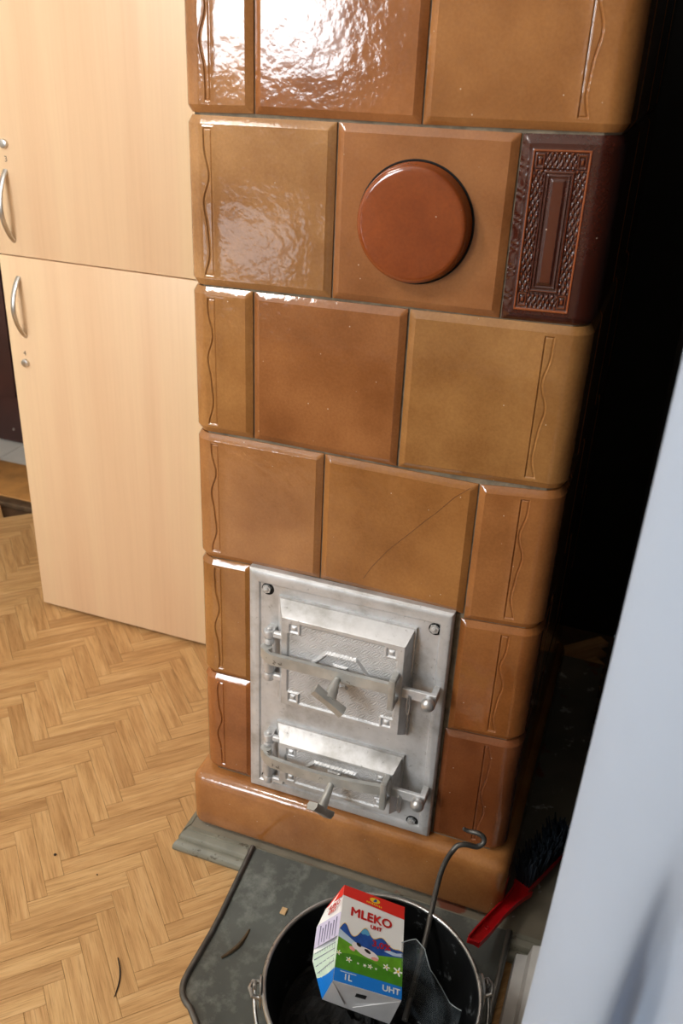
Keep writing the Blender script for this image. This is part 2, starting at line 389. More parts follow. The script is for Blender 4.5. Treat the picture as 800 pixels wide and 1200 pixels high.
ul = fo.data.uv_layers.new(name='grain')
for lp in fo.data.loops: ul.data[lp.index].uv = uu[lp.vertex_index]
fo['kind'] = 'stuff'

# ------------------------------------------------------------------ skirting on the pier beside the hearth
structure(G().prism([(0.500, 0.0005), (0.57, 0.0005), (0.57, 0.085), (0.548, 0.085), (0.541, 0.062), (0.527, 0.058), (0.521, 0.030), (0.504, 0.026)], -0.40, -0.062, 'Y').mk('baseboard_right', M['white_trim'], smooth=25))

# ================================================================== THE STOVE
X0, X1 = -10.0, 45.2
stove = empty('tiled_stove', W(17.6, 30, -57), 'tall honey-brown glazed tile stove with a silver iron fire door', 'stove')
# hearth slab with grey edge mouldings
hs = tag(G().box((-0.118, -0.030, 0.0005), (0.555, 0.80, 0.034), 0.002).mk('hearth_slab', M['slab'], smooth=30), 'worn low slab with grey wooden edge moulding under the tile stove', 'slab')
prof = [(-0.064, 0.001), (-0.0655, 0.006), (-0.064, 0.012), (-0.060, 0.0165), (-0.054, 0.019), (-0.0515, 0.019), (-0.0505, 0.023), (-0.047, 0.0275), (-0.041, 0.030), (-0.037, 0.031), (-0.036, 0.0335), (-0.029, 0.0345), (-0.029, 0.001)]
def moulding_front(x0, x1):
    n = len(prof); v = []
    for x in (x0, x1):
        for (y, z) in prof: v.append((x + ((-y - 0.029) * (-1 if x == x0 else 0.0)) * 0.52, y, z))
    f = [tuple(range(n)), tuple(range(2 * n - 1, n - 1, -1))] + [(i, n + i, n + (i + 1) % n, (i + 1) % n) for i in range(n)]
    return G().add(v, f)
moulding_front(-0.118, 0.5535).mk('edge_moulding', M['moulding'], hs, smooth=28)
n = len(prof); v = []
for yy, sgn in ((-0.029, 1), (0.80, 0)):
    for (y, z) in prof: v.append((-0.118 - (-y - 0.029) * 0.52, yy - ((-y - 0.029) * sgn) * 0.45 + 0.004, z))
f = [tuple(range(n)), tuple(range(2 * n - 1, n - 1, -1))] + [(i, n + i, n + (i + 1) % n, (i + 1) % n) for i in range(n)]
G().add(v, f).mk('edge_moulding', M['moulding'], hs, smooth=28)

# core behind the tiles: the mortar that shows in the joints
DEP = 66.0
def oct_(x0, x1, y0, y1, c): return [(x0 + c, y0), (x1 - c, y0), (x1, y0 + c), (x1, y1 - c), (x1 - c, y1), (x0 + c, y1), (x0, y1 - c), (x0, y0 + c)]
poly = [(a / 100, b / 100) for a, b in oct_(X0 + 0.75, X1 - 0.75, 0.75, DEP - 0.75, 1.8)]
G().prism(poly, W(0, 0, -45)[2], W(0, 0, 110)[2]).mk('mortar_core', M['grout'], stove, smooth=None)

# base course, projecting and rounded
G().box(W(-11.6, -2.4, -57), W(46.6, DEP + 1.5, -44.2), 0.022, 5).mk('base_course', M['base'], stove, smooth=40, color=(188, 126, 70))

def stations(fine=None, corner=None):
    pass
CH, CD, RC = 0.95, 0.55, 2.9
def cham(e): 
    e = np.clip(e / CH, 0, 1); return CD * (1 - e) ** 1.12
def lin(a, b, step): 
    n = max(1, int(math.ceil((b - a) / step))); return list(np.linspace(a, b, n + 1))[:-1]
def grid_faces(nt, ns, flip):
    f = []
    for i in range(nt - 1):
        for j in range(ns - 1):
            q = (i * ns + j, (i + 1) * ns + j, (i + 1) * ns + j + 1, i * ns + j + 1); f.append(q[::-1] if flip else q)
    return f
def tile(xa, xb, za, zb, color, side=None, ls=11.0, orn=None, relief=None, mat='glaze', phase=0.0, face='front', lab=None, name='tile', y_off=0.0):
    """xa..xb front extent, za=(bottom left, bottom right), zb=(top left, top right), side 'L'/'R' = rounded corner tile running ls along that side"""
    mirror = side == 'R'
    # work along t from the inner joint to the outer end
    if side:
        Wf = xb - xa; flat = Wf - RC; arc = RC * math.pi / 2; T = flat + arc + (ls - RC)
    else: Wf = xb - xa; flat = Wf; T = Wf
    cs = [0, 0.06, CH / 3, 2 * CH / 3, CH, CH + 0.04]
    ts = list(cs)
    if side:
        if orn or relief:
            q0, q1 = (orn - 1.55, orn + 0.25) if orn else (2.6, Wf - CH - 0.1)
            a, b = Wf - q1, Wf - q0
            ts += lin(CH + 0.1, a, 1.5) + lin(a, b, 0.05 if orn else 0.065) + [b]
            if b < flat: ts += [flat]
        else: ts += lin(CH + 0.1, flat, 3) + [flat]
        ts += [flat + arc * k / 8 for k in range(1, 9)]
        if ls - RC > CH + 0.3: ts += lin(flat + arc + 0.2, T - CH - 0.1, 2.5)
        ts += [T - c for c in cs[::-1]]
    else: ts += lin(CH + 0.1, T - CH - 0.1, 4) + [T - c for c in cs[::-1]]
    ts = sorted(set(round(t, 4) for t in ts if -1e-6 <= t <= T + 1e-6))
    H = ((zb[0] - za[0]) + (zb[1] - za[1])) / 2
    ss = list(cs) + (lin(CH + 0.1, H - CH - 0.1, 0.12 if orn else 0.085 if relief else 3.0)) + [H - c for c in cs[::-1]]
    ss = sorted(set(round(s, 4) for s in ss))
    t = np.array(ts); s = np.array(ss)
    # plan curve (x measured outwards from the inner joint, y depth, normals)
    px = np.where(t <= flat, t, 0); py = np.zeros_like(t); nx = np.zeros_like(t); ny = -np.ones_like(t)
    if side:
        for i, tt in enumerate(t):
            if tt > flat:
                if tt <= flat + arc:
                    a = (tt - flat) / RC; px[i] = flat + RC * math.sin(a); py[i] = RC - RC * math.cos(a); nx[i] = math.sin(a); ny[i] = -math.cos(a)
                else: px[i] = Wf; py[i] = RC + tt - flat - arc; nx[i] = 1; ny[i] = 0
    T_, S_ = np.meshgrid(t, s, indexing='ij')
    e = np.minimum(np.minimum(T_, T - T_), np.minimum(S_, H - S_))
    dep = cham(e)
    if orn:
        Q = Wf - T_; Sr = (S_ - 1.5) / (H - 3.0)
        wv = 0.78 + 0.34 * np.cos(4 * np.pi * Sr + phase) + 0.12 * np.cos(7 * np.pi * Sr + 2 * phase)
        d_in = orn - Q; d_out = Q - (orn - wv); d_b = (S_ - 1.5); d_t = (H - 1.5 - S_)
        inside = np.minimum(np.minimum(d_in, d_out * 0.8), np.minimum(d_b, d_t))
        dep = dep + 0.13 * np.exp(-(inside / 0.085) ** 2) + 0.07 / (1 + np.exp(-np.clip(inside / 0.05, -40, 40))) - 0.03 * np.exp(-((inside + 0.16) / 0.09) ** 2) * (inside < 0.02)
    if relief:
        rg = np.random.RandomState(3)
        lx0, lx1, lz0, lz1 = 1.35, Wf - 3.3, 1.35, H - 1.5     # framed ornament
        u = T_ - lx0; vv_ = S_ - lz0; wx = lx1 - lx0; wz = lz1 - lz0
        d = np.minimum(np.minimum(u, wx - u), np.minimum(vv_, wz - vv_))
        sm = lambda x, k=0.05: 1 / (1 + np.exp(-np.clip(x / k, -40, 40)))
        h = np.zeros_like(d)
        h += -0.16 * sm(d - 0.38)                                   # sunk field inside a raised rim
        h += 0.06 * np.exp(-((d - 0.2) / 0.14) ** 2)
        wob = 0.25 * np.sin(vv_ * 1.7) + 0.2 * np.sin(vv_ * 3.9 + u * 2)
        hat = 0.14 * np.abs(np.sin((u + 0.45 * vv_ + 0.3 * wob) * 5.6) * np.sin((u - 0.45 * vv_ + wob * 0.2) * 5.6))
        cw, chh = 1.55, 2.3
        incol = (np.minimum(u, wx - u) < cw); inrow = (np.minimum(vv_, wz - vv_) < chh)
        corner = incol & inrow; centre = (~incol) & (~inrow)
        h += np.where((d > 0.45) & ~corner & ~centre, hat, 0)
        du = np.abs(np.minimum(u, wx - u) - (0.45 + cw) / 2) / 0.5; dv = np.abs(np.minimum(vv_, wz - vv_) - (0.45 + chh) / 2) / 0.86
        m_ = np.maximum(du, dv)
        h += np.where(corner & (d > 0.42), 0.15 * sm(1.0 - m_, 0.06) - 0.16 * sm(0.66 - m_, 0.06) + 0.15 * sm(0.38 - m_, 0.06), 0)
        cu_ = np.abs(u - wx / 2) / (wx / 2 - cw); cv_ = np.abs(vv_ - wz / 2) / (wz / 2 - chh)
        dd = np.minimum((1 - cu_) * (wx / 2 - cw), (1 - cv_) * (wz / 2 - chh))
        h += np.where(centre, 0.13 * np.exp(-((dd - 0.2) / 0.1) ** 2) + 0.10 * np.exp(-((dd - 0.62) / 0.09) ** 2) + 0.12 * sm(dd - 1.05, 0.05), 0)
        h += 0.05 * np.exp(-((np.abs(vv_ - wz / 2) - (wz / 2 - chh)) / 0.07) ** 2) * (d > 0.45)
        h += -0.10 * np.exp(-((np.abs(vv_ - wz / 2) - (wz / 2 - chh) - 0.12) / 0.06) ** 2) * (d > 0.45)
        lump = 0.10 * np.sin(S_ * 5.3 + np.sin(S_ * 2.1) * 2) * np.clip((CH + 0.3 - T_) / CH, 0, 1) * np.sin(T_ * 5)
        dep = dep - h - lump
    X = px[:, None] - nx[:, None] * dep; Y = py[:, None] - ny[:, None] * dep
    fr = np.clip(X / Wf, 0, 1)
    if mirror: bot = za[0] + (za[1] - za[0]) * fr; top = zb[0] + (zb[1] - zb[0]) * fr; XX = xa + X
    elif side == 'L': bot = za[1] + (za[0] - za[1]) * fr; top = zb[1] + (zb[0] - zb[1]) * fr; XX = xb - X
    else: bot = za[0] + (za[1] - za[0]) * fr; top = zb[0] + (zb[1] - zb[0]) * fr; XX = xa + X
    ZZ = bot + (top - bot) * (S_ / H)
    nt, ns = len(t), len(s)
    V = np.stack([XX, Y + y_off, ZZ], -1).reshape(-1, 3)
    flip = side == 'L'
    F = grid_faces(nt, ns, flip)
    # skirt back into the joint
    ring = [i * ns for i in range(nt)] + [(nt - 1) * ns + j for j in range(1, ns)] + [i * ns + ns - 1 for i in range(nt - 2, -1, -1)] + [j for j in range(ns - 2, 0, -1)]
    sx = -1 if side == 'L' else 1
    NB = np.stack([nx * sx, ny, np.zeros_like(nx)], -1)
    k = len(V); back = np.array([V[i] - NB[i // ns] * 1.0 for i in ring]); V = np.vstack([V, back]); nr = len(ring)
    for i in range(nr):
        q = (ring[i], k + i, k + (i + 1) % nr, ring[(i + 1) % nr]); F.append(q[::-1] if flip else q)
    V = V / 100
    if face == 'side_r': V = np.stack([X1 / 100 - V[:, 1], V[:, 0], V[:, 2]], -1)
    if face == 'side_l': V = np.stack([X0 / 100 + V[:, 1], -V[:, 0] + (xa + xb) / 100, V[:, 2]], -1)
    V[:, 2] += Z0
    o = mk(name, V, F, M[mat], stove, smooth=24, color=color, label=lab)
    if relief:
        at = o.data.attributes.new('glaze_thin', 'FLOAT', 'POINT')
        th_ = np.zeros(len(V)); th_[:nt * ns] = np.clip((h + 0.02) / 0.05 * (d > 0.1) + (h + 0.12) / 0.14 * (d > 0.42), 0, 1).reshape(-1); at.data.foreach_set('value', th_)
    return o

J = 0.12
def full(xa, xb, za, zb, color, **kw): return tile(xa + J, xb - J, (za[0] + J, za[1] + J), (zb[0] - J, zb[1] - J), color, **kw)
def cl(xb, za, zb, color, ls, orn=4.3, **kw): return tile(X0, xb - J, (za[0] + J, za[1] + J), (zb[0] - J, zb[1] - J), color, side='L', ls=ls, orn=orn, **kw)
def cr(xa, za, zb, color, ls, orn=5.5, **kw): return tile(xa + J, X1, (za[0] + J, za[1] + J), (zb[0] - J, zb[1] - J), color, side='R', ls=ls, orn=orn, **kw)
SH, LO = 11.5, 22.5
# out-of-frame courses above, plain
for zz, (a, b) in ((88, (11.2, 33.6)), (110 - 22 + 0, None) if False else (88, (11.2, 33.6)),):
    cl(a, (zz, zz), (zz + 22, zz + 22), (186, 126, 70), SH, orn=None); full(a, b, (zz, zz), (zz + 22, zz + 22), (176, 112, 58)); cr(b, (zz, zz), (zz + 22, zz + 22), (170, 110, 58), LO, orn=None)
# course 0 (top of the picture)
z1 = (66.0, 66.0)
cl(0.2, (65.4, 65.8), (88, 88), (190, 132, 78), LO, phase=2.2)
full(0.2, 21.8, (65.8, 66.0), (88, 88), (174, 110, 60))
cr(21.8, (66.0, 66.6), (88, 88), (182, 122, 66), SH, phase=0.9)
# course 1, with the round hatch and the dark tile
cl(11.3, (43.6, 44.2), (65.4, 65.8), (190, 138, 84), SH, phase=0.4)
t1b = full(11.3, 33.7, (44.2, 44.5), (65.8, 66.1), (174, 114, 66))
cr(33.7, (44.5, 44.9), (66.1, 66.6), (74, 30, 18), LO, orn=None, relief=True, mat='glaze_dark', lab='dark brown embossed corner tile')
# course 2
cl(0.0, (21.8, 22.1), (43.6, 43.8), (190, 134, 76), LO, phase=0.1)
full(0.0, 22.0, (22.1, 21.9), (43.8, 44.3), (170, 110, 62))
cr(22.0, (21.9, 22.8), (44.3, 44.9), (182, 130, 74), SH, phase=0.5)
# course 3
cl(11.1, (0.2, 0.9), (21.8, 21.9), (182, 124, 72), SH, phase=-0.2)
t3b = full(11.1, 33.7, (0.9, 0.4), (21.9, 21.7), (178, 120, 64))
cr(33.7, (-0.3, 0.6), (21.7, 22.8), (170, 110, 60), LO, phase=0.2)
# courses 4 and 5 beside the fire door
cl(-0.35, (-22.6, -22.4), (0.2, 0.5), (186, 128, 68), LO, phase=1.4)
cr(33.3, (-21.2, -20.3), (-0.3, 0.6), (164, 102, 52), SH, phase=0.6)
cl(-0.35, (-43.9, -43.9), (-22.6, -22.4), (172, 106, 56), SH, phase=1.9)
cr(32.9, (-43.9, -43.9), (-21.2, -20.3), (140, 82, 46), LO, phase=2.6)
# side tiles that carry on round to the back (long and short courses in turn)
zs = [(-43.9, -20.5), (-20.5, 0.3), (0.3, 22.4), (22.4, 44.7), (44.7, 66.4), (66.4, 88), (88, 110)]
for i, (a, b) in enumerate(zs):
    st = LO if i % 2 == 0 else SH
    y = st
    while y < DEP - 1:
        ye = min(y + 22.0, DEP); 
        if ye - y > 4: 
            tile(y + J, ye - J, (a + J, a + J), (b - J, b - J), (150, 96, 50), face='side_r')
        y += 22.0
    st = SH if i in (0, 2, 4) else LO
    y = st
    while y < DEP - 1:
        ye = min(y + 22.0, DEP)
        if ye - y > 4: tile(y + J, ye - J, (a + J, a + J), (b - J, b - J), (176, 116, 62), face='side_l')
        y += 22.0

# round cleaning hatch on its tile
cx, cz = 22.0, 54.95
prof_d = [(7.15, 0.0), (7.15, 0.5), (6.95, 0.8), (6.95, 1.7), (6.82, 2.05), (6.55, 2.22), (6.2, 2.25), (4.0, 2.22), (0.0, 2.2)]
G().lathe([(a / 100, b / 100) for a, b in prof_d], W(cx, 0.1, cz), 'Y', 72).mk('hatch_cover', M['glaze'], t1b, smooth=50, label='round reddish-brown glazed hatch cover', color=(158, 78, 32))
G().lathe([(7.1 / 100, 0.0), (7.3 / 100, 0.0012), (7.42 / 100, 0.0)], W(cx, 0.0, cz), 'Y', 64).mk('hatch_seal', M['near_black'], t1b, smooth=None)
# hairline crack across the tile above the fire door
cp = [(32.6, 21.0), (30.6, 19.2), (28.2, 16.2), (26.9, 14.8), (24.2, 11.6), (21.6, 8.6), (19.3, 5.2), (18.2, 3.0)]
G().tube([W(a, -0.005, b) for a, b in cp], 0.00035, 5).mk('crack', M['crack'], t3b, smooth=None)

# ------------------------------------------------------------------ the fire door
PX0, PX1, PZ0, PZ1 = -0.3, 32.6, -44.0, 0.9
def rect_loft(levels, fill=True):
    g = G(); v = []; f = []
    for (x0, x1, z0, z1, y) in levels: v += [W(x0, y, z0), W(x1, y, z0), W(x1, y, z1), W(x0, y, z1)]
    for i in range(len(levels) - 1):
        for j in range(4): f.append((4 * i + j, 4 * i + (j + 1) % 4, 4 * i + 4 + (j + 1) % 4, 4 * i + 4 + j))
    if fill: f.append(tuple(range(4 * len(levels) - 4, 4 * len(levels))))
    return g.add(v, f)
def ins(d, y, top=0.0): return (PX0 + d, PX1 - d, PZ0 + d, PZ1 - d - top, y)
fd = rect_loft([ins(0, 0.5), ins(0, -0.55), ins(0.25, -0.9), ins(0.7, -1.08), ins(1.3, -1.05, 0.15), ins(1.75, -0.92, 0.35), ins(1.95, -0.62, 0.45), ins(2.1, -0.6, 0.5)]).mk('fire_door_plate', M['silver'], stove, smooth=28, label='silver-painted cast iron double fire door plate')
# corner bolts
for (x, z) in ((2.75, -2.3), (29.9, -2.4), (2.75, -41.3), (29.4, -41.5)):
    h = [(0.75 * math.cos(k * math.pi / 3 + 0.3), 0.75 * math.sin(k * math.pi / 3 + 0.3)) for k in range(6)]
    g = G().prism([((x + a) / 100, (z + b) / 100 + Z0) for a, b in h], -0.006, -0.0105, 'Y'); g.lathe([(0.0042, 0), (0.0036, 0.002), (0, 0.003)], W(x, -1.05, z), 'Y', 12)
    G().lathe([(0.0, 0.0), (0.0105, 0.0), (0.0105, 0.0006), (0.0, 0.0006)], W(x + 0.12, -0.6, z - 0.1), 'Y', 20).mk('bolt_dark_disc', M['near_black'], fd, smooth=None)  # flat near-black disc in place of a sunk recess
    g.mk('bolt', M['silver'], fd, smooth=25)

def leaf(x0, x1, z0, z1, bx0, bx1, bz0, bz1, yb, yf):
    """door leaf: flange, sloping sides and a decorated face"""
    g = G(); Wd, H = x1 - x0, z1 - z0; st = 0.09
    us = np.arange(0, Wd + 1e-6, Wd / round(Wd / st)); vs_ = np.arange(0, H + 1e-6, H / round(H / st))
    U, Vv = np.meshgrid(us, vs_, indexing='ij')
    sm = lambda x, k=0.05: 1 / (1 + np.exp(-np.clip(x / k, -40, 40)))
    tall = H > 12
    mg = 0.75 if tall else 0.6; mgx = 1.0
    sqx, sqz = (2.6, 2.5) if tall else (2.3, 2.3)
    du, dv = np.minimum(U, Wd - U), np.minimum(Vv, H - Vv)
    d = np.minimum(du - mgx, dv - mg)
    field = sm(d)                                             # hammered field
    corner = sm(np.minimum(mgx + sqx - 0.6 - du, mg + sqz - 0.6 - dv), 0.04)     # raised corner blocks
    rs = np.random.RandomState(5); hx = rs.rand(900, 2) * [Wd, H]
    ham = 0.06 * (np.sin(U * 13.1 + 1.5 * np.sin(Vv * 4.1)) * np.sin(Vv * 13.7 + 1.4 * np.sin(U * 3.7)))
    dep = field * (1 - corner) * (0.28 + ham)
    scx, scz = mgx + 0.95, mg + 0.9
    m = np.maximum(np.abs(du - scx), np.abs(dv - scz))
    dep = dep + 0.24 * sm(0.68 - m) - np.clip(0.52 - m, 0, 0.3) * 0.9
    # arch in the middle: a broken hexagon band
    xx, zz = U - Wd / 2, Vv - H / 2
    ah, aw = (3.5, 5.6) if tall else (1.9, 5.4)
    hexd = np.maximum(np.abs(zz) - ah, (np.abs(xx) + np.abs(zz) * 0.9) - aw)
    band = np.exp(-(hexd / 0.34) ** 4) * (zz > -0.4)
    dep = dep - band * 0.42 * field
    small = sm(np.minimum(1.15 - np.abs(xx + 0.1), 0.32 - np.abs(zz - ah * 0.42)))
    dep = dep - small * 0.3
    if tall:
        low = sm(np.minimum(1.15 - np.abs(xx), 0.32 - np.abs(zz + ah * 0.6))); dep = dep - low * 0.25
    X = x0 + U; Zz = z0 + Vv; Y = yf + dep
    V = np.stack([X / 100, Y / 100, Zz / 100 + Z0], -1).reshape(-1, 3)
    g.add(V.tolist(), grid_faces(len(us), len(vs_), False))
    ym = yb - 0.35
    v = [W(bx0, yb + 0.8, bz0), W(bx1, yb + 0.8, bz0), W(bx1, yb + 0.8, bz1), W(bx0, yb + 0.8, bz1)]
    for (a0, a1, c0_, c1, y) in ((bx0, bx1, bz0, bz1, ym), (bx0 + 0.3, bx1 - 0.25, bz0 + 0.25, bz1 - 0.3, ym), (x0 - 0.12, x1 + 0.12, z0 - 0.1, z1 + 0.12, yf + 0.12), (x0, x1, z0, z1, yf)):
        v += [W(a0, y, c0_), W(a1, y, c0_), W(a1, y, c1), W(a0, y, c1)]
    f = [(4 * i + j, 4 * i + (j + 1) % 4, 4 * i + 4 + (j + 1) % 4, 4 * i + 4 + j) for i in range(4) for j in range(4)]
    g.add(v, f)
    return mk('door_leaf', g.v, g.f, M['silver'], fd, smooth=32)
leaf(6.7, 26.4, -21.4, -4.8, 4.9, 27.3, -23.6, -2.9, -0.8, -3.8)
leaf(6.6, 26.2, -38.3, -29.9, 4.8, 27.2, -40.0, -27.9, -0.8, -3.8)

def hinge(zt, zb, zm):
    x, y = 3.9, -2.3
    g = G()
    for (a, b) in ((zt, zt - 1.4), (zb + 1.4, zb)):     # lugs cast on the plate
        g = G()
        g.lathe([(0, b / 100), (0.0085, b / 100), (0.0092, b / 100 + 0.001), (0.0092, a / 100 - 0.001), (0.0085, a / 100), (0, a / 100)], (x / 100, y / 100, Z0), 'Z', 16)
        g.box(W(x - 0.75, y, b + 0.05), W(x + 0.75, -0.5, a - 0.05), 0.001, 1); g.box(W(x, y - 0.4, b + 0.15), W(6.9, y + 0.5, a - 0.15), 0.002, 1)
        if a == zt: g.lathe([(0, 0.0), (0.0048, 0.0), (0.0048, 0.0035), (0.003, 0.005), (0, 0.0052)], (x / 100, y / 100, zt / 100 + Z0 - 0.0005), 'Z', 12)
        g.mk('hinge_lug', M['silver'], fd, smooth=35)
    for (a, b) in ((zt - 1.5, zm + 1.1), (zm - 1.1, zb + 1.5)):
        G().lathe([(0, b / 100), (0.0075, b / 100), (0.0088, b / 100 + 0.003), (0.0088, a / 100 - 0.003), (0.0075, a / 100), (0, a / 100)], (x / 100, (y - 0.1) / 100, Z0), 'Z', 16).mk('hinge_knuckle', M['silver'], fd, smooth=35)
def latch(zl, zr, bow):
    """strap bar from the hinge across the leaf, keeper, tongue, screw knob"""
    y0 = -4.9
    g = G(); n = 18; v = []
    for i in range(n + 1):
        a = i / n; x = 3.1 + (25.6 - 3.1) * a; z = zl + (zr - zl) * a; y = y0 + 1.6 * max(0, 1 - a / 0.12) ** 2 - bow * math.sin(math.pi * a)
        hh = 0.95 - 0.1 * a; tt = 0.42
        v += [W(x, y - tt, z - hh), W(x, y + tt, z - hh), W(x, y + tt, z + hh), W(x, y - tt + 0.1, z + hh)]
    f = [(4 * i + j, 4 * i + (j + 1) % 4, 4 * i + 4 + (j + 1) % 4, 4 * i + 4 + j) for i in range(n) for j in range(4)] + [(0, 1, 2, 3), (4 * n + 3, 4 * n + 2, 4 * n + 1, 4 * n)]
    g.add(v, f); g.lathe([(0, -0.009), (0.0095, -0.009), (0.0095, 0.009), (0, 0.009)], W(3.8, y0 + 1.7, zl), 'Z', 16)
    g.mk('latch_bar', M['iron'], fd, smooth=30)
    zk = zr
    g = G().box(W(25.0, -6.3, zk - 3.0), W(26.0, -5.4, zk + 2.4), 0.0015, 2).box(W(25.0, -5.6, zk + 1.5), W(26.0, -3.0, zk + 2.4), 0.0015, 1).box(W(25.0, -5.6, zk - 3.0), W(26.0, -3.0, zk - 2.1), 0.0015, 1)
    g.mk('latch_keeper', M['iron'], fd, smooth=30)
    G().box(W(26.0, -3.6, zk - 2.2), W(31.9, -2.9, zk - 0.4), 0.001, 1).box(W(30.9, -3.1, zk - 2.2), W(31.9, -0.5, zk - 0.4), 0.001, 1).mk('latch_tongue', M['silver'], fd, smooth=30)
    g = G().lathe([(0.0, 0.0), (0.0100, 0.0), (0.0100, 0.002), (0.0080, 0.0028), (0.0080, 0.006), (0.0098, 0.0064), (0.0112, 0.009), (0.0112, 0.012), (0.0100, 0.0155), (0.0065, 0.0185), (0, 0.0195)], W(30.9, -3.5, zk - 1.5), 'Y', 24)
    g.mk('screw_knob', M['steel'], fd, smooth=60)
    ring = [W(27.75 + 0.25 * math.sin(th), -3.7, zk - 3.3 + 1.75 * math.cos(th)) for th in np.linspace(0, 2 * math.pi, 22)]
    G().tube(ring, 0.0016, 6, False).mk('latch_link', M['steel'], fd, smooth=60)
hinge(-8.7, -18.3, -12.3); latch(-12.3, -12.0, 0.0)
hinge(-29.9, -40.4, -33.2); latch(-33.2, -32.4, 0.9)
# turned-down T handles
def handle(base, tip, bar, r0, r1, flat):
    b, t_ = Vector(W(*base)), Vector(W(*tip)); d = (t_ - b)
    g = G().tube([b, b + d * 0.12, b + d * 0.5, b + d * 0.85, t_], [0.0052, 0.0058, r0, (r0 + r1) / 2 * 1.05, r1], 12)
    g.mk('handle_stem', M['iron'], fd, smooth=50)
    u = Vector(bar).normalized(); L = Vector(bar).length / 100 / 2
    g = G(); side_ = d.normalized().cross(u).normalized(); up = u.cross(side_).normalized()
    v = []
    pr_ = [(-0.0075, -0.005), (0.0075, -0.005), (0.0088, 0.0), (0.006, 0.006), (-0.006, 0.006), (-0.0088, 0.0)]
    nst = 5
    for i in range(nst):
        a = -1 + 2 * i / (nst - 1); c = t_ + u * L * a
        k = 1 + 0.18 * abs(a)
        for (p, q) in pr_: v.append(c + side_ * p * k + d.normalized() * q * k)
    f = [tuple(range(6)), tuple(range(6 * nst - 1, 6 * nst - 7, -1))] + [(6 * i + j, 6 * i + 6 + j, 6 * i + 6 + (j + 1) % 6, 6 * i + (j + 1) % 6) for i in range(nst - 1) for j in range(6)]
    g.add(v, f).mk('handle_grip', M['iron'], fd, smooth=40)
handle((16.6, -5.2, -12.6), (16.6, -9.0, -13.9), (4.6, 0.2, -3.2), 0.0085, 0.0125, 0)
handle((16.7, -5.9, -33.4), (16.4, -9.8, -35.6), (2.0, 2.6, -3.6), 0.0072, 0.0095, 0)

# ================================================================== CABINET
cab = empty('locker_cabinet', (-0.545, 0.77, 0.0), 'tall beech-effect cabinet with two locked doors left of the stove', 'cabinet')
CX0, CX1, CYF, CYB = -0.848, -0.248, 0.522, 0.97
G().box((CX0, CYF + 0.019, 0.001), (CX0 + 0.018, CYB, 1.88), 0.0008, 1).box((CX1 - 0.018, CYF + 0.019, 0.001), (CX1, CYB, 1.88), 0.0008, 1).box((CX0 + 0.018, CYF + 0.022, 0.02), (CX1 - 0.018, CYB, 0.04)).box((CX0 + 0.018, CYF + 0.022, 0.895), (CX1 - 0.018, CYB, 0.915)).box((CX0 + 0.018, CYB - 0.01, 0.02), (CX1 - 0.018, CYB, 1.88)).box((CX0, CYF, 1.88), (CX1, CYB, 1.90), 0.001, 1).mk('carcass', M['beech'], cab, smooth=None)
G().box((CX0, CYF + 0.02, 0.001), (CX0 + 0.018, CYF + 0.03, 0.012)).mk('foot', M['beech'], cab, smooth=None)
for (z0, z1, hz0, hz1, lz, nz, num) in ((0.908, 1.878, 0.937, 1.082, 1.133, 1.103, '3'), (0.010, 0.9055, 0.728, 0.862, 0.667, 0.689, '4')):
    dr = G().box((CX0, CYF, z0), (CX1, CYF + 0.018, z1), 0.0012, 2).mk('door', M['beech'], cab, smooth=40)
    xh = CX0 + 0.044
    pts = []
    for i in range(17):
        a = i / 16; pts.append((xh, CYF + 0.001 - 0.030 * math.sin(math.pi * a) ** 0.8, hz0 + (hz1 - hz0) * a))
    g = G(); v = []
    for i, q in enumerate(pts):
        p0, p1 = Vector(pts[max(0, i - 1)]), Vector(pts[min(16, i + 1)]); t_ = (p1 - p0).normalized(); nn = Vector((0, t_.z, -t_.y))
        if nn.y > 0: nn = -nn
        for (a, b) in ((-0.0055, -0.002), (0.0055, -0.002), (0.0055, 0.0012), (0.003, 0.003), (-0.003, 0.003), (-0.0055, 0.0012)): v.append(Vector(q) + Vector((a, 0, 0)) + nn * b)
    f = [tuple(range(6)), tuple(range(6 * 17 - 1, 6 * 17 - 7, -1))] + [(6 * i + j, 6 * i + 6 + j, 6 * i + 6 + (j + 1) % 6, 6 * i + (j + 1) % 6) for i in range(16) for j in range(6)]
    g.add(v, f).mk('handle', M['chrome'], dr, smooth=40)
    xl = CX0 + (0.049 if num == '3' else 0.037)
    G().lathe([(0.0, 0.0), (0.0095, 0.0), (0.0095, 0.003), (0.0085, 0.006), (0.006, 0.0068), (0, 0.007)], (xl, CYF, lz), 'Y', 24).box((xl - 0.0008, CYF - 0.0074, lz - 0.003), (xl + 0.0008, CYF - 0.0068, lz + 0.003)).mk('lock', M['chrome'], dr, smooth=40)
    tv, tf = text_mesh(num, 0.016)
    mk('number', [(xl + a, CYF - 0.0004, nz + b) for a, b, c in tv], tf, M['number'], dr)

